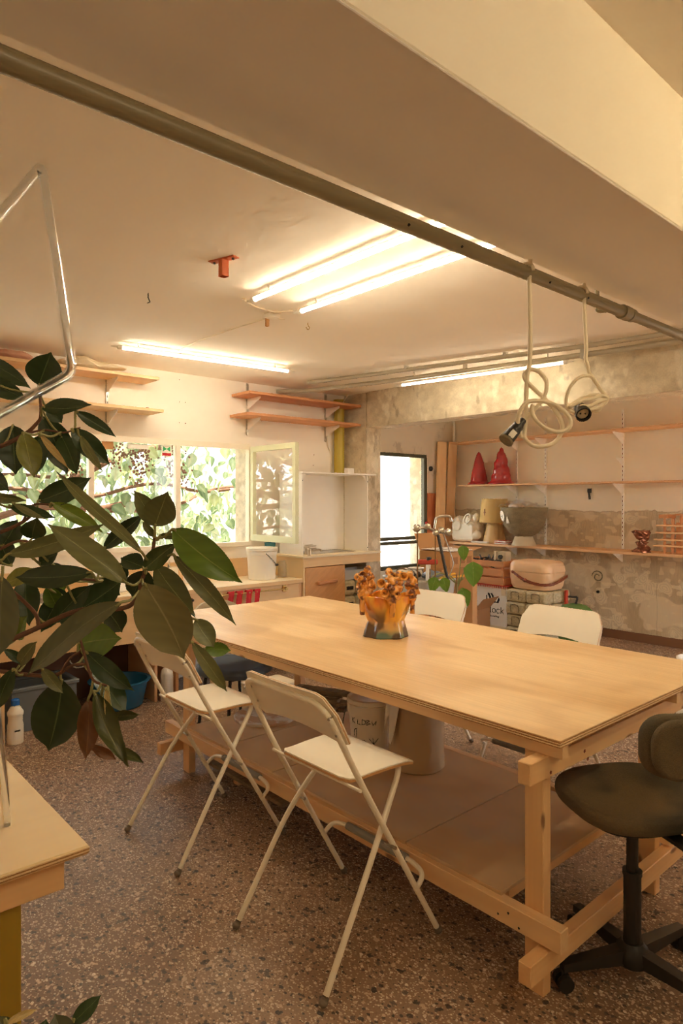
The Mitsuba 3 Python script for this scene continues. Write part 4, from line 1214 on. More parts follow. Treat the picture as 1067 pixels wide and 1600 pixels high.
k = thing('paper_bag', 'tall beige sack with folded white top on the table shelf', 'bag')
n = 60
prof = [(0.00, 1.0), (0.06, 1.03), (0.22, 0.98), (0.36, 0.96), (0.44, 0.99), (0.455, 0.97)]
P = []
for q, (h, s) in enumerate([(0, 0.97)] + [(0.004 + 0.45 * t_, np.interp(0.45 * t_, [a for a, b in prof], [b for a, b in prof])) for t_ in np.linspace(0, 1, 24)]):
    row = []
    for j in range(n):
        a = j / n * 2 * math.pi
        r = 0.135 * s * (1 + 0.035 * math.sin(3 * a + 9 * h) * (h > 0.02) + 0.16 * (meshkit.fbm(np.array([[2.2 * math.cos(a) + 3 * h, 2.2 * math.sin(a), h * 10 + 1.2 * math.sin(a)]]), 3)[0] - 0.5) * min(1, 30 * h + 0.3))
        row.append([2.465 + r * math.cos(a), 2.215 + r * math.sin(a), 0.2858 + h])
    P.append(row)
P = np.array(P)
bagV = np.vstack([P.reshape(-1, 3), [[2.465, 2.215, 0.2858]], [[2.465, 2.215, 0.70]]])
f = []
for i in range(len(P) - 1):
    for j in range(n):
        a, b, c, d = i * n + j, i * n + (j + 1) % n, (i + 1) * n + (j + 1) % n, (i + 1) * n + j
        f += [[a, b, c], [a, c, d]]
for j in range(n):
    f += [[len(P) * n, (j + 1) % n, j], [len(P) * n + 1, (len(P) - 1) * n + j, (len(P) - 1) * n + (j + 1) % n]]
put('sack', trimesh.Trimesh(bagV, f, process=False), 'm_bag', k, smooth=True)
Q = np.zeros((30, 10, 3))
for i, a in enumerate(np.linspace(2.25, 4.15, 30)):
    for j, s in enumerate(np.linspace(0, 1, 10)):
        drop = 0.07 + 0.24 / (1 + math.exp(14 * (a - 3.25))) * (0.8 + 0.2 * math.sin(9 * a)) + 0.02 * math.sin(7 * a)
        r = 0.143 + 0.010 * math.sin(9 * a) * s + 0.012 * s
        Q[i, j] = [2.465 + r * math.cos(a), 2.215 + r * math.sin(a), 0.742 - drop * s]
put('folded_top', slab(Q, 0.002), 'm_paper', k, smooth=True)

k = thing('driftwood', 'pile of weathered bark pieces at the rear of the table shelf', 'wood')
rd = random.Random(5)
for i in range(7):
    a = rd.uniform(-0.5, 0.3)
    L_ = rd.uniform(0.26, 0.40)
    m = lumpy(trimesh.creation.box([L_, rd.uniform(0.05, 0.09), rd.uniform(0.012, 0.022)]).subdivide_to_size(0.02), 0.008, 20, i)
    m.merge_vertices()
    m = rot(rotz(m, -62 + 25 * a), 4 * a, [1, 0, 0])
    put('bark_piece', move(m, 2.63 + rd.uniform(-0.05, 0.03), 3.19 + rd.uniform(-0.06, 0.08), 0.304 + 0.018 * i), 'm_drift', k, smooth=30)

k = thing('floor_plank', 'weathered grey plank lying on blocks under the table', 'plank')
put('plank', lumpy(bx(1.98, 2.16, 2.69, 3.45, 0.05, 0.072, 0.002).subdivide_to_size(0.06), 0.001, 20, 1), 'm_drift', k, smooth=20)
put('block', bx(2.02, 2.12, 3.16, 3.21, 0.0, 0.049), 'm_pine_x', k)
put('block', bx(2.02, 2.12, 2.90, 2.95, 0.0, 0.049), 'm_pine_x', k)

# ------------------------------------------------------------------ alcove: shelves on the right wall
def rbracket(y, z, L, h, th=0.006):
    """A bracket on the right wall: the arm points to -x."""
    m = prism([(0, 0), (L, 0), (L, -0.012), (0.02, -h), (0, -h)], -th / 2, th / 2)
    m.apply_transform(np.array([[-1, 0, 0, RX - 0.014], [0, 0, 1, y], [0, 1, 0, z], [0, 0, 0, 1.0]]))
    return m


UPY = (4.98, 4.554, 3.556, 2.55)
for i, y in enumerate(UPY):
    k = thing('shelf_upright', ['slotted white shelf upright behind the red cones', 'slotted white shelf upright rising behind the stone bowl', 'slotted white shelf upright in the middle of the right wall', 'slotted white shelf upright at the right end of the right wall'][i], 'shelf upright')
    z0 = 1.05 if i in (1, 2, 3) else 1.45
    put('strip', bx(RX - 0.014, RX - 0.0005, y - 0.013, y + 0.013, z0, 2.66, 0.001), 'm_white', k)
    put('slot', cat(*[bx(RX - 0.0152, RX - 0.0142, y - 0.0035, y + 0.0035, z, z + 0.02, 0) for z in np.arange(z0 + 0.04, 2.62, 0.05)]), 'm_leather', k)
    labels[f'{k}__slot'] = {'label': 'dark slots', 'kind': 'stuff'}
for lab, x0, y1, z0, z1, bz in (('top shelf of the right wall, empty', 7.20, 5.86, 2.392, 2.414, 0.12), ('middle shelf of the right wall carrying the red cones', 7.20, 5.72, 1.802, 1.822, 0.12),
                                ('lowest shelf of the right wall carrying the lamp and bowl', 7.10, 5.80, 1.018, 1.046, 0.12)):
    k = thing('wall_shelf', lab, 'shelf')
    put('board', bx(x0, RX - 0.016, 0.3, y1, z0, z1, 0.001), 'm_ply_y', k)
    for y in UPY:
        put('bracket', rbracket(y, z0 - 0.001, 0.24, bz), 'm_white', k)
for y, z in ((3.556, 2.10), (2.72, 2.15), (2.72, 2.06)):
    single('spare_bracket', rbracket(y, z, 0.16, 0.08), 'm_white', ['unused white bracket on the middle upright of the right wall', 'upper unused white bracket at the right edge of the photo', 'lower unused white bracket at the right edge of the photo'][[2.10, 2.15, 2.06].index(z)], 'bracket')
k = thing('wall_hook', 'small black hook under the middle shelf of the right wall', 'hook')
put('hook', cat(bx(RX - 0.015, RX - 0.0005, 3.94, 3.99, 1.70, 1.75), bar((RX - 0.02, 3.965, 1.70), (RX - 0.02, 3.955, 1.62), 0.018, 0.02)), 'm_black', k)
k = thing('corner_pipe', 'thin white pipe in the corner of the alcove', 'pipe')
put('pipe', cyl((7.465, 6.005, 0.1), (7.465, 6.005, 2.755), 0.018, 14), 'm_white', k, smooth=40)

# red cones
def cone(c, r, h, lump, label, seed):
    prof = [(0, 0), (r, 0), (r * 1.0, 0.012), (r * 0.86, 0.035)]
    for s in np.linspace(0.08, 1, 22):
        prof.append((r * (0.80 * (1 - s) ** 0.62 + 0.02) if s < 0.995 else 0.0, h * s))
    m = lathe(prof, 44, (c[0], c[1], c[2]))
    if lump:
        v = m.vertices
        z = (v[:, 2] - c[2]) / h
        n = meshkit.fbm(v * 13 + seed, 3, seed) - 0.5
        d = np.c_[v[:, 0] - c[0], v[:, 1] - c[1], np.zeros(len(v))]
        d /= np.linalg.norm(d, axis=1, keepdims=True) + 1e-9
        m.vertices = v + d * (lump * 2 * n * np.clip(z * 6, 0, 1) * np.clip((1 - z) * 14, 0, 1))[:, None] + d * (0.004 * np.sin(z * 34) * np.clip(z * 5, 0, 1) * np.clip((1 - z) * 9, 0, 1))[:, None] * (lump / 0.02)
    return single('ceramic_cone', m, 'm_red', label, 'cone', 'glossy red cones on the shelf', smooth=True)


cone((7.345, 5.48, 1.8225), 0.152, 0.45, 0.004, 'smooth glossy red ceramic cone, left of the two on the middle shelf', 1)
cone((7.345, 5.12, 1.8225), 0.172, 0.49, 0.022, 'lumpy glossy red ceramic cone, right of the two on the middle shelf', 2)

# the lower shelf
S = 1.0465
k = thing('sculpture', 'white glazed sculpture of a leaning figure with a round ear on the lower shelf', 'sculpture')
put('torso', lumpy(rotz(rounded(sg.Polygon([(-0.17, -0.1), (0.12, -0.12), (0.16, 0.1), (-0.15, 0.12)]).buffer(0.02), 0, 0.26, 0.05, 5), 95).subdivide_to_size(0.04), 0.01, 7, 3).apply_translation([7.27, 5.615, S + 0.002]), 'm_bust', k, smooth=True)
put('shoulder', lumpy(ball((7.26, 5.730, S + 0.235), 0.12, 4, (0.95, 0.85, 1.0)), 0.008, 8, 4), 'm_bust', k, smooth=True)
put('disc', place(lathe([(0, 0.012), (0.062, 0.008), (0.07, 0), (0.07, -0.02), (0, -0.02)], 30), (7.14, 5.695, S + 0.22), (0.1, 1, 0.15), (-1, -0.2, 0.1)), 'm_bust', k, smooth=35)
put('head', lumpy(rot(ball((0, 0, 0), 0.115, 4, (0.9, 1.3, 0.95)), 35, [1, 0, 0]).apply_translation([7.25, 5.525, S + 0.25]), 0.012, 9, 8), 'm_bust', k, smooth=True)
put('ear', place(cat(tube([(0.052 * math.cos(a), 0.066 * math.sin(a), 0) for a in np.linspace(0, 2 * math.pi, 28)[:-1]], 0.013, 10, closed=True), ball((0, 0, -0.004), 0.03, 2, (1, 1.2, 0.5))), (7.15, 5.525, S + 0.315), (0.15, 1, 0.35), (-1, 0.1, 0.25)), 'm_bust', k, smooth=True)
put('nose', lumpy(ball((7.2, 5.415, S + 0.33), 0.048, 3, (1, 0.9, 1.3)), 0.006, 20, 2), 'm_bust', k, smooth=True)
put('chin', lumpy(ball((7.22, 5.430, S + 0.10), 0.07, 3, (1, 1.2, 0.9)), 0.006, 20, 3), 'm_bust', k, smooth=True)

k = thing('table_lamp', 'tan ceramic table lamp with a drum shade on the lower shelf', 'lamp')
lc = (7.31, 5.20)
put('base', lathe([(0, S + 0.0005), (0.15, S + 0.0005), (0.152, S + 0.012), (0.135, S + 0.09), (0.105, S + 0.22), (0.092, S + 0.285), (0, S + 0.285)], 44, (lc[0], lc[1], 0)), 'm_lampbase', k, smooth=35)
put('shade', lathe([(0.197, S + 0.27), (0.200, S + 0.272), (0.165, S + 0.585), (0.160, S + 0.585), (0.194, S + 0.275), (0.197, S + 0.27)], 48, (lc[0], lc[1], 0)), 'm_lampshade', k, smooth=35)
put('stem', cyl((lc[0], lc[1], S + 0.28), (lc[0], lc[1], S + 0.42), 0.012), 'm_brass', k)
put('shade_ring', cat(cyl((lc[0] - 0.17, lc[1], S + 0.42), (lc[0] + 0.17, lc[1], S + 0.42), 0.004, 6), cyl((lc[0], lc[1] - 0.17, S + 0.42), (lc[0], lc[1] + 0.17, S + 0.42), 0.004, 6)), 'm_brass', k)
cr = lambda a: np.array([lc[0] + 0.187 * math.cos(a), lc[1] + 0.187 * math.sin(a)])
a0 = math.radians(172)
put('cut_mark', cat(bar([*cr(a0), S + 0.36], [*cr(a0), S + 0.45], 0.012, 0.006, (1, 0, 0)), bar([*cr(a0 - 0.12), S + 0.405], [*cr(a0 + 0.12), S + 0.41], 0.006, 0.010)), 'm_leather', k)

k = thing('stone_bowl', 'large grey-brown footed bowl with white glaze patches on the lower shelf', 'bowl')
bo = (7.165, 4.66)
prof = [(0, S + 0.0005), (0.15, S + 0.0005), (0.148, S + 0.012), (0.105, S + 0.115), (0.12, S + 0.128), (0.18, S + 0.165), (0.24, S + 0.245), (0.273, S + 0.345), (0.286, S + 0.455), (0.293, S + 0.475), (0.276, S + 0.475), (0.264, S + 0.45), (0.253, S + 0.345), (0.235, S + 0.26), (0.17, S + 0.18), (0, S + 0.15)]
bm = lathe(prof[3:], 56, (bo[0], bo[1], 0))
put('bowl', lumpy(bm, 0.006, 16, 2), 'm_bowl', k, smooth=True)
put('foot', lathe(prof[:4] + [(0, S + 0.118)], 48, (bo[0], bo[1], 0)), 'm_clay', k, smooth=35)


def on_bowl(a0, a1, z0, z1, shape):
    Pp = []
    for i, u in enumerate(np.linspace(-1, 1, 13)):
        row = []
        for j, v in enumerate(np.linspace(-1, 1, 13)):
            uu, vv = shape(u, v)
            a, z = (a0 + a1) / 2 + uu * (a1 - a0) / 2, (z0 + z1) / 2 + vv * (z1 - z0) / 2
            r = np.interp(z - S, [0.165, 0.245, 0.345, 0.455], [0.18, 0.24, 0.273, 0.286]) + 0.010
            row.append([bo[0] + r * math.cos(a), bo[1] + r * math.sin(a), z])
        Pp.append(row)
    return slab(np.array(Pp), 0.006)


disk = lambda u, v: (u * math.sqrt(1 - v * v / 2), v * math.sqrt(1 - u * u / 2))
put('glaze_patch', on_bowl(2.28, 2.76, S + 0.30, S + 0.435, disk), 'm_bust', k, smooth=True)
put('glaze_patch', on_bowl(2.82, 3.02, S + 0.28, S + 0.37, lambda u, v: (u * (1 - v) / 2 + 0.2 * v, v)), 'm_bust', k, smooth=True)
put('glaze_dot', on_bowl(2.50, 2.60, S + 0.335, S + 0.385, disk), 'm_bowl', k, smooth=True)
fm = np.zeros((46, 46, 3))
rf = np.random.RandomState(4)
for i, u in enumerate(np.linspace(-1, 1, 46)):
    for j, v in enumerate(np.linspace(-1, 1, 46)):
        n = meshkit.fbm(np.array([[u * 6, v * 6, 1.5]]), 5)[0] * 1.25 - 0.1
        e = max(abs(u), abs(v))
        fm[i, j] = [bo[0] + 0.23 * u, bo[1] + 0.30 * v + 0.04 * (n - 0.5), S + 0.478 + 0.15 * (1 - e ** 2) * n * (1.5 + 0.9 * v) / 1.6 + 0.02 * math.sin(9 * u + 5 * v) * (1 - e)]
single('plastic_film', slab(fm, 0.0006), 'm_film', 'crumpled clear plastic film bulging over the stone bowl', 'plastic film', smooth=False)
single('plaster_lump', lumpy(ball((7.06, 4.74, S + 0.488), 0.05, 3, (1, 1.3, 0.6)), 0.008, 25, 1), 'm_bust', 'white lump lying in the film on the rim of the stone bowl', 'lump', smooth=True)
k = thing('paper_stack', 'stack of white papers on the lower shelf in front of the sculpture', 'papers')
for i in range(4):
    put('sheet', rotz(bx(7.102, 7.15, 5.17, 5.43, S + 0.0005 + i * 0.006, S + 0.006 + i * 0.006, 0.001), (-3, 2, -1, 3)[i], (7.126, 5.3, 0)), ('m_paper', 'm_cream')[i == 0], k)
for i, (lab, z, a) in enumerate((('lower red book on the lower shelf left of the bowl', 0.0005, 4), ('upper red book on the lower shelf left of the bowl', 0.0255, -6))):
    k = thing('book', lab, 'book', 'red books on the lower shelf')
    c = (7.166, 4.967, 0)
    put('pages', rotz(bx(7.107, 7.225, 4.875, 5.06, S + z + 0.003, S + z + 0.021, 0.001), a, c), 'm_paper', k)
    put('cover', cat(*[rotz(q, a, c) for q in (bx(7.102, 7.23, 4.87, 5.065, S + z, S + z + 0.003), bx(7.102, 7.23, 4.87, 5.065, S + z + 0.021, S + z + 0.024), bx(7.226, 7.23, 4.87, 5.065, S + z + 0.003, S + z + 0.021))]), 'm_redbook', k)
k = thing('dish_rack', 'reddish slatted wooden rack at the right end of the lower shelf', 'rack')
for i, z in enumerate((0.01, 0.075, 0.15, 0.225)):
    put('slat', bx(7.16, 7.178, 2.45, 3.075 - 0.012 * i, S + z + 0.06, S + z + 0.078, 0.002), 'm_pine_y', k)
    put('slat', bx(7.42, 7.438, 2.45, 3.05, S + z + 0.06, S + z + 0.078, 0.002), 'm_crate', k)
for y in (2.96, 2.88, 2.78, 2.6, 2.5):
    put('upright', bx(7.179, 7.195, y - 0.012, y + 0.012, S + 0.0005, S + 0.37, 0.002), 'm_crate', k)
    put('upright', bx(7.40, 7.419, y - 0.012, y + 0.012, S + 0.0005, S + 0.40, 0.002), 'm_crate', k)
put('panel', bx(7.2, 7.215, 2.46, 2.85, S + 0.0005, S + 0.33, 0.002), 'm_crate', k)
put('top_rail', bx(7.179, 7.4, 2.93, 3.02, S + 0.372, S + 0.41, 0.002), 'm_crate', k)
put('top_rail', bx(7.179, 7.4, 2.46, 2.86, S + 0.405, S + 0.42, 0.002), 'm_crate', k)
cm = lathe([(0, 0), (0.085, 0.0), (0.07, 0.03), (0.045, 0.10), (0.05, 0.15), (0.09, 0.20), (0.075, 0.235), (0, 0.22)], 40, (7.17, 3.19, S + 0.0015)).subdivide()
v = cm.vertices
cm.vertices = v + (np.stack([meshkit.noise(v * 34 + s, s) for s in (1, 2, 3)], 1) - 0.5) * 0.07 * [1, 1.3, 0.3]
single('copper_sculpture', cm, 'm_copper', 'crumpled copper-coloured twist standing left of the slatted rack', 'sculpture', smooth=False)

# leaning boards
for lab, p0, p1, wd in (('long pine board leaning in the alcove corner, nearest the window', (6.93, 5.86, 0), (7.165, 5.975, 2.43), 0.14), ('long pine board leaning in the alcove corner, nearest the shelves', (7.13, 5.88, 0), (7.39, 5.965, 2.44), 0.13)):
    single('leaning_board', bar(np.array(p0) + [0, 0, 0.02], p1, wd, 0.022, (-0.5, -1, 0.15), 0.002), 'm_pine_z', lab, 'board', 'pine boards leaning in the corner')
single('orange_board', bx(6.905, 7.14, 6.018, 6.034, 0.0, 1.71, 0.002), 'm_terracotta', 'orange-brown board standing between the steel window and the pine boards', 'board')
k = thing('wall_socket', 'dark round fitting on the alcove wall beside the pine boards', 'socket')
put('ring', place(lathe([(0, 0), (0.035, 0), (0.035, 0.02), (0.02, 0.03), (0, 0.02)], 20), (6.99, AY - 0.0005, 2.05), (1, 0, 0), (0, -1, 0)), 'm_black', k, smooth=35)
put('knob', ball((6.875, AY - 0.03, 1.30), 0.022, 2), 'm_redcloth', 'window_2', smooth=True, label='small red knob')

# below the lower shelf: box, crate, cooler, baskets
k = thing('carton', 'tall white printed carton on the floor below the crate', 'box')
put('body', bx(6.6, 7.1, 4.52, 5.22, 0.0, 0.588, 0.003), 'm_paper', k)
put('side', bx(6.601, 7.1, 4.5185, 4.5199, 0.002, 0.586, 0), 'm_card_dark', k)
put('base_band', bx(6.5985, 6.5998, 4.522, 5.218, 0.002, 0.11, 0), 'm_cream', k)
put('tape', bx(6.597, 6.5985, 4.53, 4.60, 0.48, 0.585, 0), 'm_cream', k)
put('lettering', cat(text_on('t', 0.075, (6.5995, 4.80, 0.262), (0, -1, 0), (0, 0, 1), 0.001, True), text_on('lock', 0.075, (6.5995, 4.766, 0.262), (0, -1, 0), (0, 0, 1), 0.001)), 'm_ink', k)
put('small_lettering', text_on('handling', 0.022, (6.5995, 4.755, 0.213), (0, -1, 0), (0, 0, 1), 0.001, True), 'm_ink', k)
lg = lambda pts: prism(pts, 0, 0.001).apply_transform(np.array([[0, 0, -1, 6.5995], [-1, 0, 0, 4.755], [0, 1, 0, 0.385], [0, 0, 0, 1.0]]))
put('emblem', cat(lg([(0, 0.11), (0.03, 0.11), (0.085, 0.0), (0.055, 0.0)]), lg([(-0.045, 0.11), (-0.015, 0.11), (0.04, 0.0), (0.01, 0.0)]), lg([(0.085, 0.0), (0.115, 0.0), (0.135, 0.045), (0.12, 0.07)]), lg([(-0.06, 0.0), (-0.045, 0.0), (-0.045, 0.08), (-0.06, 0.08)])), 'm_ink', k)
k = thing('tray', 'thin red patterned tray lying between the white carton and the crate', 'tray')
put('tray', bx(6.58, 7.08, 4.50, 5.23, 0.589, 0.60, 0.003), 'm_redbook', k)
put('fringe', cat(*[bx(6.575, 6.58, y, y + 0.008, 0.565, 0.60, 0) for y in np.arange(4.52, 5.2, 0.026)]), 'm_redbook', k)
labels[f'{k}__fringe'] = {'label': 'red fringe', 'kind': 'stuff'}
k = thing('wooden_crate', 'orange-brown slatted crate full of black cables below the lower shelf', 'crate')
for z0, z1 in ((0.602, 0.685), (0.705, 0.79), (0.815, 0.885)):
    put('slat', bx(6.58, 6.592, 4.56, 5.22, z0, z1, 0.002), 'm_crate', k)
    put('slat', bx(6.988, 7.0, 4.56, 5.22, z0, z1, 0.002), 'm_crate', k)
    put('slat', bx(6.593, 6.987, 4.56, 4.572, z0, z1, 0.002), 'm_crate', k)
    put('slat', bx(6.593, 6.987, 5.208, 5.22, z0, z1, 0.002), 'm_crate', k)
for x in (6.593, 6.967):
    for y in (4.573, 5.187):
        put('post', bx(x, x + 0.02, y, y + 0.02, 0.602, 0.88, 0.002), 'm_crate', k)
put('floor_board', bx(6.594, 6.986, 4.575, 5.206, 0.602, 0.612, 0.001), 'm_crate', k)
rc = random.Random(9)
coils = []
for i in range(10):
    cy_, cz_ = rc.uniform(4.72, 5.08), rc.uniform(0.80, 0.90)
    r = rc.uniform(0.05, 0.10)
    ph = rc.uniform(0, 6)
    coils.append(tube([(6.72 + 0.1 * math.cos(a + ph) * (0.6 + 0.4 * math.sin(i)), cy_ + r * 1.2 * math.sin(a), cz_ + 0.035 * math.sin(2 * a + i) + 0.004 * i) for a in np.linspace(0, 11, 40)], 0.007, 6))
single('cable_tangle', cat(*coils), 'm_black', 'tangle of black cables heaped in the wooden crate', 'cables', smooth=True)
labels['cable_tangle']['kind'] = 'stuff'
k = thing('crate_device', 'small cream electronic device among the cables in the crate', 'device')
put('body', bx(6.68, 6.80, 4.60, 4.72, 0.86, 0.99, 0.004), 'm_clay', k)
put('knob', cyl((6.68, 4.66, 0.93), (6.655, 4.66, 0.93), 0.025), 'm_black', k)
put('panel', bx(6.655, 6.665, 4.72, 4.745, 0.80, 1.0, 0.002), 'm_cream', k)

k = thing('picnic_cooler', 'peach coloured cool box with a brown leather strap on the woven baskets', 'cool box')
cc = (6.80, 4.245)
cp = rrect(0.44, 0.56, 0.12, 8)
body = []
for s, z in ((0.80, 0.583), (0.88, 0.592), (0.94, 0.63), (0.99, 0.72), (1.0, 0.785)):
    q = np.array(cp.exterior.coords) * s
    body.append(np.c_[q[:, 0] + cc[0], q[:, 1] + cc[1], np.full(len(q), z)])
put('body', trimesh.convex.convex_hull(np.vstack(body)), 'm_peach', k, smooth=40)
body = []
for s, z in ((1.01, 0.788), (1.015, 0.80), (0.99, 0.85), (0.94, 0.885), (0.85, 0.905), (0.6, 0.915)):
    q = np.array(cp.exterior.coords) * s
    body.append(np.c_[q[:, 0] + cc[0], q[:, 1] + cc[1], np.full(len(q), z)])
put('lid', trimesh.convex.convex_hull(np.vstack(body)), 'm_peach', k, smooth=40)
st = spline([(6.585, 4.425, 0.775), (6.565, 4.355, 0.74), (6.562, 4.235, 0.69), (6.575, 4.075, 0.66), (6.64, 3.965, 0.665), (6.80, 3.94, 0.70), (6.95, 3.945, 0.74)], 6)
put('strap', cat(*[bar(st[i], st[i + 1] + (st[i + 1] - st[i]) * 0.15, 0.006, 0.032) for i in range(len(st) - 1)]), 'm_leather', k)
put('strap_knob', cat(ball((6.585, 4.43, 0.777), 0.018, 2), ball((6.563, 4.255, 0.695), 0.022, 2)), 'm_leather', k, smooth=True)

for i, z in enumerate((0.002, 0.147, 0.292, 0.437)):
    k = thing('woven_basket', 'padded straw-coloured basket, ' + ['lowest of the stack below the peach cool box', 'second from the bottom of the stack below the peach cool box', 'third from the bottom of the stack below the peach cool box', 'topmost of the stack directly below the peach cool box'][i], 'basket', 'stacked straw baskets')
    dx = (-0.015, 0.01, -0.01, 0.0)[i]
    for a in range(3):
        for b in range(2):
            x0, y0 = 6.53 + dx + a * 0.18, 3.97 + b * 0.265
            put('cushion', move(rounded(rrect(0.176, 0.261, 0.035, 4), 0, 0.14, 0.03), x0 + 0.09, y0 + 0.1325, z), 'm_weave', k, smooth=40)
    for b in range(2):
        y0 = 3.97 + b * 0.265 + 0.13
        put('loop', tube(spline([(6.53 + dx, y0 - 0.05, z + 0.03), (6.524 + dx, y0 - 0.045, z + 0.11), (6.524 + dx, y0 + 0.045, z + 0.11), (6.53 + dx, y0 + 0.05, z + 0.03)], 4), 0.004, 6), 'm_bowl', k, smooth=True)
single('red_strap', bx(6.9, 6.95, 3.935, 3.957, 0.30, 0.58, 0.002), 'm_redbook', 'red strap hanging down the side of the stacked baskets', 'strap')
k = thing('green_tub', 'green domed tub with a black handle behind the right-hand folding chair', 'tub')
put('body', lathe([(0, 0), (0.15, 0), (0.155, 0.02), (0.175, 0.44), (0.17, 0.47), (0.12, 0.515), (0.05, 0.535), (0, 0.538)], 40, (6.35, 3.52, 0)), 'm_greentub', k, smooth=35)
put('handle', tube(fillet([(6.33, 3.50, 0.53), (6.33, 3.48, 0.61), (6.33, 3.58, 0.605)], 0.02), 0.011, 10), 'm_black', k, smooth=40)
k = thing('wall_outlet', 'round dark cable outlet with a curl on the bare wall', 'outlet')
put('curl', tube([(RX - 0.006 - 0.001 * a, 3.86 + (0.075 - 0.006 * a) * math.cos(a), 0.70 + (0.075 - 0.006 * a) * math.sin(a)) for a in np.linspace(0, 9, 40)], 0.006, 6), 'm_bowl', k, smooth=True)
put('hole', cyl((RX - 0.0005, 3.86, 0.52), (RX - 0.01, 3.86, 0.52), 0.018), 'm_black', k)

# cardboard boxes and the grey tub before the steel window
def open_box(name, label, c, w, d, z0, z1, yaw, mat='m_card', flaps=(), th=0.006):
    k = thing(name, label, 'box')
    m = []
    for a in (bx(-w / 2, w / 2, -d / 2, -d / 2 + th, z0, z1, 0.001), bx(-w / 2, w / 2, d / 2 - th, d / 2, z0, z1, 0.001), bx(-w / 2, -w / 2 + th, -d / 2 + th, d / 2 - th, z0, z1, 0.001), bx(w / 2 - th, w / 2, -d / 2 + th, d / 2 - th, z0, z1, 0.001), bx(-w / 2 + th, w / 2 - th, -d / 2 + th, d / 2 - th, z0, z0 + th, 0.001)):
        m.append(a)
    TT = lambda q: move(rotz(q, yaw), c[0], c[1], 0)
    put('body', TT(cat(*m)), mat, k)
    for side, ang, L in flaps:
        along = w if side in 'ns' else d
        f = bx(-along / 2 + 0.004, along / 2 - 0.004, 0, L, -0.002, 0.002, 0.0005)
        f = rot(f, ang, [1, 0, 0])
        f = move(f, 0, (d if side in 'ns' else w) / 2, z1 + 0.002)
        f = rotz(f, {'n': 0, 's': 180, 'e': -90, 'w': 90}[side])
        put('flap', TT(f), mat, k)
    return k, TT


k, TT = open_box('cardboard_box', 'big cardboard box with pale open flaps before the steel window', (5.50, 4.53), 0.38, 0.42, 0.66, 1.075, 0, flaps=(('n', 65, 0.19), ('e', 8, 0.16)))
put('pale_flap', cat(bx(5.32, 5.69, 4.33, 4.53, 1.081, 1.085, 0.0005), bx(5.32, 5.69, 4.54, 4.73, 1.087, 1.091, 0.0005)), 'm_paper', k)
pp = []
for a in range(3):
    for b in range(3):
        pp.append(bx(5.35 + a * 0.115, 5.43 + a * 0.115, 4.3175, 4.3195, 0.73 + b * 0.11, 0.80 + b * 0.11, 0))
put('print', cat(*pp), 'm_card_dark', k)
k, TT = open_box('cardboard_box', 'closed cardboard box standing under the big flapped box', (5.50, 4.53), 0.38, 0.42, 0.0, 0.655, 0, mat='m_card_dark', flaps=(('n', 0 + 180, 0.2),))
k, TT = open_box('cardboard_box', 'tilted cardboard box with a dark hand hole beside the monstera', (5.13, 4.06), 0.27, 0.30, 0.70, 0.93, 28, flaps=())
put('hand_hole', TT(cat(bx(-0.05, 0.05, -0.1515, -0.1505, 0.82, 0.85, 0.0))), 'm_black', k)
k, TT = open_box('cardboard_box', 'plain cardboard box carrying the box with the hand hole', (5.13, 4.06), 0.28, 0.30, 0.0, 0.695, 28, mat='m_card', flaps=(('n', 180, 0.19), ('s', 180, 0.19)))
k, TT = open_box('cardboard_box', 'brown carton with raised flaps in front of the white printed carton', (5.97, 4.60), 0.34, 0.36, 0.0, 0.41, 6, mat='m_card_dark', flaps=(('w', 60, 0.15), ('s', 50, 0.17), ('n', 70, 0.15)))
put('print', TT(cat(bx(-0.1718, -0.1705, -0.06, 0.03, 0.31, 0.37, 0.0))), 'm_leather', k)
put('label', TT(cat(bx(-0.1718, -0.1705, -0.15, -0.08, 0.325, 0.36, 0.0), bx(-0.1718, -0.1705, 0.07, 0.17, 0.17, 0.27, 0.0))), 'm_paper', k)

k = thing('work_stand', 'low wooden stand carrying the grey tub before the steel window', 'stand')
put('top', bx(4.40, 4.90, 3.86, 4.44, 0.56, 0.59, 0.002), 'm_crate', k)
for x in (4.42, 4.84):
    for y in (3.88, 4.38):
        put('leg', bx(x, x + 0.04, y, y + 0.04, 0, 0.559, 0.002), 'm_crate', k)
put('side', bx(4.405, 4.42, 3.92, 4.38, 0.3, 0.52, 0.002), 'm_crate', k)
k = thing('grey_tub', 'pale grey plastic tub heaped with tools and towels before the steel window', 'tub')
gt = (4.65, 4.15)
tb = lambda s, z: np.c_[np.array(rrect(0.50, 0.56, 0.08, 6).exterior.coords) * s + gt, np.full(33 if False else len(rrect(0.50, 0.56, 0.08, 6).exterior.coords), z)]
rows = [tb(0.84, 0.591), tb(0.86, 0.60), tb(0.97, 0.87), tb(1.02, 0.872), tb(1.02, 0.895), tb(0.965, 0.895), tb(0.95, 0.88), tb(0.82, 0.61)]
nn = len(rows[0])
vv = np.vstack(rows + [[[gt[0], gt[1], 0.591]], [[gt[0], gt[1], 0.61]]])
ff = []
for i in range(len(rows) - 1):
    for j in range(nn - 1):
        a, b, c, d = i * nn + j, i * nn + j + 1, (i + 1) * nn + j + 1, (i + 1) * nn + j
        ff += [[a, b, c], [a, c, d]]
for j in range(nn - 1):
    ff += [[len(rows) * nn, j + 1, j], [len(rows) * nn + 1, (len(rows) - 1) * nn + j, (len(rows) - 1) * nn + j + 1]]
put('tub', trimesh.Trimesh(vv, ff, process=False), 'm_greytub', k, smooth=40)
single('towel', lumpy(ball((4.66, 4.30, 0.91), 0.12, 4, (1.3, 0.9, 0.42)), 0.03, 12, 6), 'm_towel', 'crumpled brown and white striped towel in the grey tub', 'towel', smooth=True)
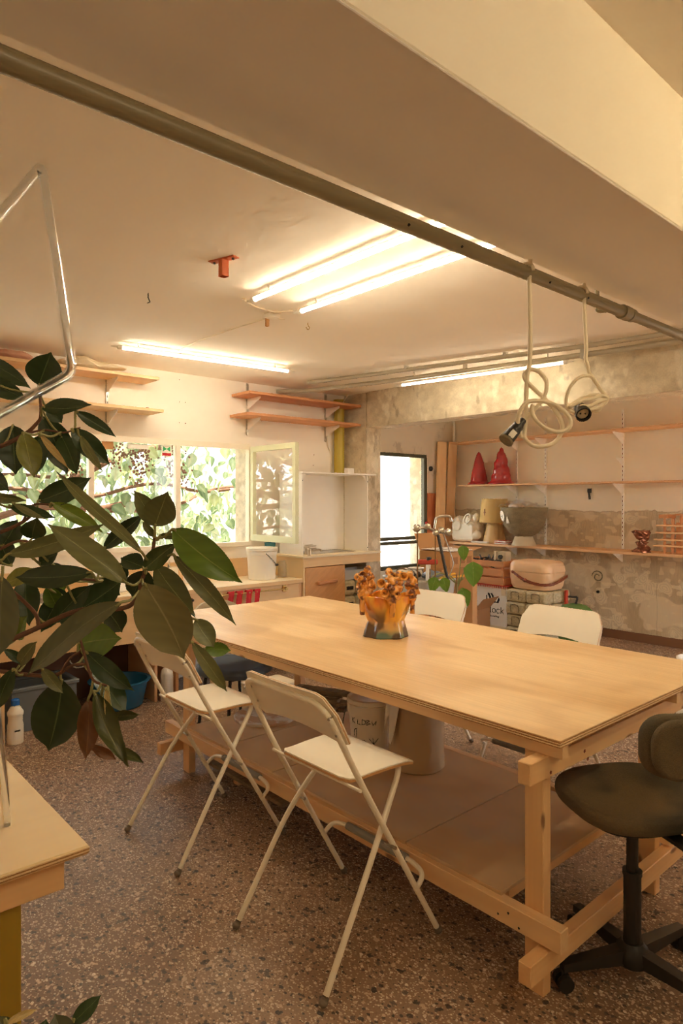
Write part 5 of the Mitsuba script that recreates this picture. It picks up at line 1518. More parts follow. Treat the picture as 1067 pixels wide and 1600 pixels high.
single('dark_rag', lumpy(ball((4.76, 4.08, 0.90), 0.10, 4, (1.2, 1.1, 0.4)), 0.03, 14, 8), 'm_greyblue', 'dark blue rag in the grey tub', 'rag', smooth=True)
k = thing('glue_gun', 'white and red glue gun standing in the grey tub', 'tool')
put('grip', bar((4.56, 3.97, 0.83), (4.58, 3.98, 1.03), 0.035, 0.045, (0, 1, 0), 0.01), 'm_white', k)
put('barrel', cat(bar((4.54, 4.08, 1.04), (4.60, 3.89, 1.05), 0.04, 0.045, (0, 0, 1), 0.01)), 'm_redbook', k)
put('collar', cyl((4.575, 3.97, 1.062), (4.575, 3.97, 1.09), 0.022), 'm_darksteel', k)
single('white_dish', lathe([(0, 0), (0.05, 0), (0.075, 0.015), (0.078, 0.02), (0.05, 0.008), (0, 0.008)], 28, (4.58, 4.13, 0.962)), 'm_white', 'small white dish on the heap in the grey tub', 'dish', smooth=35)
for i, (p, q, lab) in enumerate((((4.62, 3.88, 0.905), (4.86, 3.90, 0.925), 'short yellow wooden stick across the grey tub'), ((4.70, 3.84, 0.905), (5.0, 3.80, 0.915), 'longer yellow wooden stick sticking out of the grey tub'))):
    single('yellow_stick', bar(p, q, 0.022, 0.018, (0, 0, 1), 0.003), 'm_yellow', lab, 'stick')

# metal stand with taps
k = thing('metal_stand', 'thin brass rod stand topped by chrome fittings behind the table', 'stand')
for p in ((4.12, 3.70), (4.23, 3.60), (4.36, 3.48), (4.30, 3.72)):
    put('rod', cyl((p[0], p[1], 0), (p[0], p[1], {4.12: 1.375, 4.23: 1.36, 4.36: 0.99, 4.30: 1.02}[p[0]]), 0.0055, 8), 'm_brassdark', k)
put('crossbar', tube(spline([(4.12, 3.70, 1.375), (4.19, 3.64, 1.375), (4.24, 3.60, 1.345), (4.31, 3.545, 1.335)], 5), 0.011, 10), 'm_chrome', k, smooth=40)
for p, r in (((4.115, 3.705, 1.375), 0.034), ((4.185, 3.645, 1.39), 0.027), ((4.235, 3.60, 1.335), 0.027), ((4.275, 3.57, 1.355), 0.028), ((4.325, 3.535, 1.34), 0.032)):
    put('knob', cat(place(lathe([(0, -0.02), (r * 0.8, -0.016), (r, -0.004), (r, 0.006), (r * 0.7, 0.018), (0, 0.02)], 20), p, (0.75, -0.66, 0), (-0.66, -0.75, 0.1))), 'm_chrome', k, smooth=35)
put('spout', tube(fillet([(4.225, 3.605, 1.37), (4.235, 3.60, 1.46), (4.27, 3.57, 1.475), (4.33, 3.52, 1.475), (4.335, 3.515, 1.43)], 0.03), 0.011, 10), 'm_chrome', k, smooth=40)
put('shaft', bar((4.25, 3.59, 1.32), (4.31, 3.53, 0.93), 0.022, 0.022, (0, 1, 0), 0.005), 'm_darksteel', k)
put('wire', tube(spline([(4.285, 3.56, 1.33), (4.34, 3.51, 1.12), (4.345, 3.505, 1.06), (4.31, 3.53, 0.95)], 5), 0.005, 6), 'm_steel', k, smooth=True)
put('base_ring', tube([(4.26 + 0.15 * math.cos(a), 3.61 + 0.14 * math.sin(a), 0.012) for a in np.linspace(0, 2 * math.pi, 30)[:-1]], 0.007, 8, closed=True), 'm_brassdark', k, smooth=True)

# monstera
k = thing('monstera_plant', 'young monstera with round green leaves behind the table', 'plant')
mp = np.array([4.62, 3.62])
put('pot', lathe([(0, 0), (0.11, 0), (0.115, 0.01), (0.14, 0.28), (0.145, 0.285), (0.145, 0.31), (0.13, 0.31), (0.125, 0.27), (0, 0.27)], 36, (mp[0], mp[1], 0)), 'm_terracotta', k, smooth=35)
put('soil', lathe([(0, 0.285), (0.126, 0.28), (0.126, 0.271), (0, 0.271)], 24, (mp[0], mp[1], 0)), 'm_bark', k)
put('main_stem', tube(spline([(mp[0], mp[1], 0.28), (mp[0] - 0.02, mp[1], 0.55), (mp[0] - 0.06, mp[1] + 0.02, 0.86), (mp[0] - 0.02, mp[1] - 0.02, 0.93)], 6), 0.011, 9), 'm_stem', k, smooth=True)
put('air_root', tube(spline([(mp[0] - 0.06, mp[1] + 0.02, 0.88), (4.45, 3.70, 0.97), (4.36, 3.72, 0.96), (4.30, 3.76, 0.90)], 6), 0.006, 7), 'm_stem', k, smooth=True)
for i, (p, d, nrm, L, W) in enumerate((((4.515, 3.535, 1.213), (0.05, -0.05, -1), (-0.7, -0.65, 0.2), 0.125, 0.10), ((4.58, 3.48, 1.063), (0.03, -0.03, -1), (-0.65, -0.7, 0.2), 0.20, 0.18),
                                        ((4.19, 3.565, 0.96), (-0.2, 0.2, -0.9), (-0.5, -0.6, 0.5), 0.12, 0.11), ((4.24, 3.52, 0.96), (0.15, -0.15, -0.9), (-0.7, -0.5, 0.4), 0.12, 0.10), ((4.45, 3.49, 0.855), (0.12, -0.14, -0.8), (-0.65, -0.6, 0.4), 0.17, 0.13))):
    m, C = leaf_mesh(L, W, 0.15, 0.12, 10, 9, True, ((0.13, 0.24, 0.03), (0.26, 0.36, 0.10)), 0.01, i)
    nrm = np.array(nrm, float)
    m = place(m, p, d, nrm)
    put('leaf', m, 'm_leaf', k, smooth=True, color=C)
    base = np.array([mp[0] - 0.05, mp[1] + 0.01, 0.86 if p[2] > 0.9 else 0.6])
    p = np.array(p)
    put('stalk', tube(spline([base, (base + p) / 2 + [0, 0, 0.05], p], 5), 0.0045, 7), 'm_stem', k, smooth=True)

# under the sink cabinet
for i, z in enumerate((0.001, 0.162, 0.323, 0.484, 0.645)):
    k = thing('rope_basket', 'beige bundle tied with dark bands under the sink cabinet, ' + ['lowest', 'second from the bottom', 'middle', 'second from the top', 'topmost'][i], 'bundle', 'beige bundles under the sink')
    for b in range(2):
        put('roll', move(rounded(rrect(0.20, 0.26, 0.05, 5), 0, 0.155, 0.04), 4.475 + b * 0.215, 5.06, z), 'm_weave', k, smooth=40)
        put('band', move(bx(-0.045, 0.045, -0.1345, -0.1305, 0.06, 0.095, 0.001), 4.475 + b * 0.215, 5.06, z), 'm_black', k)
k = thing('clear_tub', 'translucent plastic tub on the bundles under the sink cabinet', 'tub')
put('tub', cat(bx(4.39, 4.80, 4.95, 4.955, 0.802, 0.90), bx(4.39, 4.80, 5.165, 5.17, 0.802, 0.90), bx(4.39, 4.395, 4.956, 5.164, 0.802, 0.90), bx(4.795, 4.80, 4.956, 5.164, 0.802, 0.90), bx(4.395, 4.795, 4.956, 5.164, 0.802, 0.806)), 'm_greytub', k)
k = thing('white_stool', 'round white plastic stool at the right edge behind the table', 'stool')
put('body', lathe([(0, 0), (0.17, 0), (0.17, 0.015), (0.135, 0.40), (0.13, 0.41), (0.155, 0.42), (0.168, 0.435), (0.168, 0.455), (0.155, 0.46), (0.14, 0.45), (0.12, 0.30), (0, 0.29)], 40, (5.13, 1.85, 0)), 'm_whiteplastic', k, smooth=35)

# ------------------------------------------------------------------ office chair at the near end of the table
k = thing('office_chair', 'worn brown-green upholstered office chair at the near end of the table', 'chair')
hx, hy = 2.185, 1.005
sx, sy, fa = 2.27, 1.03, 62.0
seatp = sg.Polygon([((0.262 - 0.02 * math.sin(a)) * math.copysign(abs(math.cos(a)) ** 0.72, math.cos(a)), 0.235 * math.copysign(abs(math.sin(a)) ** 0.72, math.sin(a))) for a in np.linspace(0, 2 * math.pi, 60)[:-1]]).buffer(0)
sm = rounded(seatp, 0.555, 0.612, 0.028, 5).subdivide_to_size(0.035)
sm.merge_vertices()
v = sm.vertices
dish = np.exp(-((v[:, 0] / 0.14) ** 2 + ((v[:, 1] + 0.02) / 0.13) ** 2)) * 0.016
sm.vertices = v - np.c_[np.zeros(len(v)), np.zeros(len(v)), dish * (v[:, 2] > 0.585)]
put('seat', move(rotz(sm, fa - 90), sx, sy, 0), 'm_fabric_dark', k, smooth=50)
put('seat_pan', move(rotz(rounded(sg.Polygon(seatp.exterior).buffer(-0.05), 0.535, 0.554, 0.006), fa - 90), sx, sy, 0), 'm_black', k)
put('column', cyl((hx, hy, 0.10), (hx, hy, 0.36), 0.028, 24), 'm_black', k, smooth=40)
put('piston', cyl((hx, hy, 0.36), (hx, hy, 0.535), 0.019, 20), 'm_black', k, smooth=40)
put('collar', cyl((hx, hy, 0.355), (hx, hy, 0.37), 0.031, 24), 'm_black', k, smooth=40)
put('hub', lathe([(0, 0.06), (0.045, 0.06), (0.055, 0.08), (0.05, 0.115), (0.034, 0.135), (0, 0.135)], 28, (hx, hy, 0)), 'm_black', k, smooth=35)
for a in (-92, -9, 66, 147):
    c, s = math.cos(math.radians(a)), math.sin(math.radians(a))
    L = 0.29 if a < 100 else 0.25
    pl = trimesh.convex.convex_hull(np.array([[x, y * w_, z] for x, w_, zs in ((0.03, 0.024, (0.07, 0.118)), (L, 0.016, (0.062, 0.088))) for y in (-1, 1) for z in zs]))
    put('base_leg', move(rotz(pl, a), hx, hy, 0), 'm_black', k)
    e = np.array([hx + c * (L - 0.005), hy + s * (L - 0.005), 0])
    w_ = put('caster', cat(*[cyl(e + [-s * o1, c * o1, 0.026], e + [-s * o2, c * o2, 0.026], 0.026, 22) for o1, o2 in ((-0.026, -0.007), (0.007, 0.026))]), 'm_black', k, smooth=40)
    put('stem', cyl(e + [0, 0, 0.026], e + [0, 0, 0.064], 0.0065, 10), 'm_darksteel', w_)
bcx, bcy = 2.075, 0.725
bd = np.array([math.cos(math.radians(fa)), math.sin(math.radians(fa)), 0.0])
sd = np.array([-bd[1], bd[0], 0])


def pad(hw, z0, z1, t, off):
    m = rounded(rrect(2 * hw, z1 - z0, 0.07, 8), -t / 2, t / 2, t * 0.42, 5).subdivide_to_size(0.04)
    m.merge_vertices()
    v = m.vertices
    q = np.array([bcx, bcy, (z0 + z1) / 2]) + v[:, :1] * sd + v[:, 1:2] * [0, 0, 1] + (v[:, 2:3] + off + 0.9 * v[:, :1] ** 2) * bd
    m.vertices = q
    m.invert() if m.volume < 0 else None
    return m


put('backrest', pad(0.188, 0.79, 0.975, 0.05, 0.03), 'm_fabric_dark', k, smooth=50)
put('backrest_shell', pad(0.18, 0.795, 0.97, 0.03, -0.008), 'm_fabric_dark', k, smooth=50)
bb = np.array([bcx, bcy, 0.88])
put('mount', cyl(bb - bd * 0.02, bb - bd * 0.05, 0.03, 20), 'm_black', k, smooth=40)
put('back_bar', cat(bar(bb - bd * 0.045 + [0, 0, 0.03], bb - bd * 0.06 + [0, 0, -0.32], 0.05, 0.012, (0, 1, 0), 0.003), bar(bb - bd * 0.06 + [0, 0, -0.33], np.array([sx, sy, 0.525]), 0.05, 0.018, (0, 0, 1), 0.003)), 'm_black', k)
put('lever', tube(spline([(2.30, 0.92, 0.51), (2.36, 0.86, 0.50), (2.44, 0.80, 0.505)], 5), 0.008, 8), 'm_black', k, smooth=True)
put('paint_fleck', ball((2.075, 1.045, 0.573), 0.007, 1, (1, 1, 1.4)), 'm_white', k)

# ------------------------------------------------------------------ socket cords on the ceiling pipe
def cord(label, pts, r=0.0065):
    k = thing('socket_cord', label, 'cord')
    put('cord', tube(spline(np.array(pts), 5), r, 10), 'm_cable', k, smooth=True)
    return k


k = cord('pale cable knotted in loops hanging from the ceiling pipe, left of the two', [(1.754, 1.118, 2.332), (1.756, 1.123, 2.268), (1.759, 1.122, 2.151), (1.756, 1.12, 2.063), (1.75, 1.119, 2.013), (1.743, 1.121, 1.989), (1.742, 1.123, 1.957), (1.744, 1.127, 1.902), (1.749, 1.13, 1.863), (1.748, 1.132, 1.831), (1.743, 1.132, 1.804), (1.74, 1.127, 1.789), (1.752, 1.112, 1.77), (1.773, 1.096, 1.765), (1.807, 1.072, 1.776), (1.829, 1.059, 1.807), (1.831, 1.058, 1.837), (1.813, 1.069, 1.873), (1.784, 1.088, 1.91), (1.759, 1.106, 1.937), (1.739, 1.126, 1.968), (1.742, 1.13, 1.987), (1.759, 1.121, 2.001), (1.78, 1.104, 1.993), (1.791, 1.089, 1.968), (1.788, 1.085, 1.938), (1.775, 1.092, 1.904), (1.758, 1.109, 1.875), (1.748, 1.124, 1.856), (1.741, 1.137, 1.84)])
put('loop', tube(spline(np.array([(1.728, 1.133, 1.792), (1.721, 1.133, 1.806), (1.712, 1.134, 1.838), (1.715, 1.129, 1.87), (1.731, 1.118, 1.895), (1.758, 1.101, 1.903), (1.796, 1.073, 1.896), (1.825, 1.047, 1.872), (1.836, 1.032, 1.842), (1.825, 1.035, 1.817), (1.8, 1.054, 1.808), (1.773, 1.081, 1.821), (1.755, 1.103, 1.848), (1.752, 1.112, 1.875), (1.754, 1.109, 1.893)]), 5), 0.0065, 10), 'm_cable', k, smooth=True)
a, b = np.array([1.736, 1.134, 1.843]), np.array([1.681, 1.156, 1.781])
d = (b - a) / np.linalg.norm(b - a)
put('socket', tube([a - d * 0.004, a + d * 0.012, a + d * 0.02, a + d * 0.055, b - d * 0.012, b], [0.011, 0.012, 0.017, 0.02, 0.021, 0.0225], 20), 'm_black', k, smooth=30)
put('socket_rim', tube([b - d * 0.006, b + d * 0.001], 0.0235, 20), 'm_bowl', k, smooth=30)
put('label', place(bx(-0.011, 0.013, -0.009, 0.009, 0, 0.0012, 0), a + d * 0.058 - FWD * 0.0205, d, -FWD), 'm_paper', k)
put('screw', cyl(a + d * 0.035 + [0, 0, 0.016], a + d * 0.035 + [0, 0, 0.024], 0.004, 8), 'm_steel', k)
put('hanger', tube([(1.752, 1.133 + 0.026 * math.sin(t_), 2.297 + 0.026 * math.cos(t_)) for t_ in np.linspace(-1.6, 1.9, 16)], 0.006, 8), 'm_cable', k, smooth=True)
k = cord('pale cable wound in a bundle hanging from the ceiling pipe, right of the two', [(2.085, 1.123, 2.334), (2.087, 1.122, 2.233), (2.087, 1.116, 2.113), (2.079, 1.114, 2.079), (2.08, 1.108, 2.056), (2.086, 1.105, 2.031), (2.099, 1.103, 2.02), (2.128, 1.086, 1.976), (2.141, 1.075, 1.956), (2.137, 1.071, 1.935), (2.113, 1.084, 1.916), (2.086, 1.102, 1.906), (2.07, 1.12, 1.908), (2.057, 1.14, 1.9), (2.046, 1.158, 1.914), (2.06, 1.146, 1.932), (2.085, 1.117, 1.951), (2.106, 1.09, 1.956), (2.13, 1.064, 1.947), (2.128, 1.069, 1.936), (2.117, 1.088, 1.906), (2.111, 1.1, 1.903), (2.09, 1.12, 1.912), (2.066, 1.134, 1.92)])
put('loop', tube(spline(np.array([(2.085, 1.097, 2.018), (2.065, 1.106, 2.018), (2.044, 1.121, 2.01), (2.029, 1.139, 1.986), (2.025, 1.152, 1.955), (2.028, 1.156, 1.926), (2.033, 1.151, 1.908), (2.041, 1.136, 1.897), (2.046, 1.123, 1.899), (2.052, 1.114, 1.917), (2.074, 1.1, 1.916), (2.105, 1.081, 1.933), (2.131, 1.065, 1.943), (2.114, 1.079, 1.952), (2.087, 1.095, 1.942), (2.054, 1.116, 1.933), (2.022, 1.141, 1.913)]), 5), 0.006, 10), 'm_cable', k, smooth=True)
a, b = np.array([2.084, 1.142, 1.923]), np.array([2.046, 1.102, 1.883])
d = (b - a) / np.linalg.norm(b - a)
put('socket', lathe([(0, -0.012), (0.011, -0.012), (0.013, 0.0), (0.019, 0.012), (0.0225, 0.03), (0.0255, 0.05), (0.0255, 0.064), (0.0215, 0.064), (0.0215, 0.05), (0, 0.05)], 28).apply_transform(np.vstack([np.c_[np.stack([frame_of(d)[1], frame_of(d)[2], d], 1), a], [0, 0, 0, 1]])), 'm_black', k, smooth=30)
put('face', lathe([(0, 0.0535), (0.019, 0.0535), (0.0195, 0.0505), (0, 0.0505)], 24).apply_transform(np.vstack([np.c_[np.stack([frame_of(d)[1], frame_of(d)[2], d], 1), a], [0, 0, 0, 1]])), 'm_clay', k, smooth=30)
for s_ in (-1, 1):
    c_ = a + d * 0.0536 + frame_of(d)[1] * 0.008 * s_
    put('pin_hole', cyl(c_, c_ + d * 0.0006, 0.0032, 10), 'm_black', k)
put('hanger', tube([(2.078, 1.133 + 0.026 * math.sin(t_), 2.297 + 0.026 * math.cos(t_)) for t_ in np.linspace(-1.6, 1.9, 16)], 0.006, 8), 'm_cable', k, smooth=True)

# ------------------------------------------------------------------ side table at the left with the glass sculpture
k = thing('side_table', 'plywood-topped table with an olive base at the lower left', 'table')
put('tabletop', bx(-0.55, 0.613, 1.632, 2.62, 0.728, 0.75, 0.004), 'm_sidetop', k)
for i in range(4):
    put('ply', bx(-0.549, 0.6125 + 0.0008 * (i % 2), 1.6315 - 0.0008 * (i % 2), 2.62, 0.7325 + i * 0.0038, 0.7325 + (i + 1) * 0.0038 - 0.0006, 0), ('m_ply_dark', 'm_ply_light')[i % 2], k)
put('apron', bx(-0.5, 0.565, 1.668, 1.69, 0.645, 0.7275, 0.002), 'm_pine_x', k)
put('apron', bx(0.543, 0.565, 1.69, 2.58, 0.645, 0.7275, 0.002), 'm_pine_y', k)
put('base', bx(0.05, 0.475, 1.70, 2.45, 0.0, 0.7275, 0.003), 'm_olive', k)
k = thing('glass_sculpture', 'bent clear glass tube standing on the side table', 'sculpture')
gp = [(0.49, 1.876, 0.7515), (0.363, 1.682, 1.762), (0.50, 1.427, 1.873), (0.419, 1.365, 2.265), (0.273, 1.561, 2.034), (0.16, 1.76, 0.7515)]
path = fillet(gp, [0, 0.05, 0.022, 0.018, 0.05, 0], 8)
ot, it = tube(path, 0.0108, 20, True), tube(path, 0.0074, 16, True)
it.invert()
put('tube', cat(ot, it), 'm_glass', k, smooth=60)

# ------------------------------------------------------------------ rubber plant on the side table
BRANCHES = [
    ([[0.05, 1.97, 1.035], [0.213, 1.819, 1.186], [0.347, 1.696, 1.255], [0.407, 1.643, 1.278], [0.431, 1.608, 1.289], [0.472, 1.558, 1.317], [0.511, 1.511, 1.345], [0.539, 1.472, 1.36], [0.568, 1.42, 1.362], [0.597, 1.368, 1.373], [0.609, 1.344, 1.399], [0.615, 1.339, 1.433], [0.634, 1.335, 1.477], [0.644, 1.339, 1.521]], [0.012, 0.0094, 0.0075, 0.0065, 0.006, 0.0058, 0.0055, 0.005, 0.005, 0.005, 0.0048, 0.0045, 0.004, 0.0035]),
    ([[0.472, 1.558, 1.317], [0.47, 1.574, 1.344], [0.451, 1.604, 1.374], [0.432, 1.634, 1.396], [0.398, 1.691, 1.426], [0.358, 1.753, 1.439]], [0.005, 0.0045, 0.0045, 0.005, 0.006, 0.007]),
    ([[0.05, 1.97, 1.001], [0.211, 1.807, 1.152], [0.342, 1.674, 1.221], [0.401, 1.595, 1.223], [0.444, 1.544, 1.218], [0.479, 1.499, 1.218], [0.494, 1.486, 1.224], [0.513, 1.469, 1.241], [0.533, 1.438, 1.247]], [0.0088, 0.0069, 0.0055, 0.005, 0.0046, 0.0042, 0.004, 0.0032, 0.003]),
    ([[0.494, 1.486, 1.224], [0.507, 1.461, 1.26], [0.523, 1.447, 1.274], [0.522, 1.434, 1.294]], [0.003, 0.0025, 0.0022, 0.002]),
    ([[0.513, 1.416, 1.304], [0.518, 1.397, 1.263], [0.529, 1.388, 1.223], [0.548, 1.358, 1.213]], [0.0025, 0.003, 0.003, 0.0025]),
    ([[0.05, 1.97, 1.486], [0.226, 1.881, 1.637], [0.37, 1.809, 1.706], [0.431, 1.715, 1.73], [0.473, 1.665, 1.759], [0.491, 1.649, 1.78], [0.504, 1.65, 1.803], [0.512, 1.684, 1.861]], [0.0096, 0.0075, 0.006, 0.0055, 0.005, 0.0045, 0.004, 0.003]),
    ([[0.473, 1.665, 1.759], [0.501, 1.613, 1.766], [0.528, 1.562, 1.758], [0.548, 1.518, 1.767]], [0.003, 0.0025, 0.0022, 0.002]),
    ([[0.05, 1.97, 1.276], [0.226, 1.881, 1.427], [0.37, 1.809, 1.496], [0.429, 1.704, 1.526], [0.46, 1.636, 1.552], [0.473, 1.611, 1.568]], [0.008, 0.0063, 0.005, 0.0045, 0.004, 0.0035]),
    ([[0.46, 1.636, 1.552], [0.473, 1.611, 1.59], [0.5, 1.573, 1.593]], [0.003, 0.0025, 0.002]),
    ([[0.05, 1.97, 1.234], [0.232, 1.84, 1.385], [0.381, 1.733, 1.454], [0.426, 1.693, 1.487], [0.463, 1.674, 1.506], [0.493, 1.633, 1.499]], [0.0064, 0.005, 0.004, 0.0035, 0.003, 0.0025]),
    ([[0.579, 1.464, 1.422], [0.554, 1.513, 1.422], [0.528, 1.562, 1.423], [0.483, 1.616, 1.423], [0.443, 1.651, 1.419]], [0.003, 0.0026, 0.0025, 0.003, 0.004]),
]
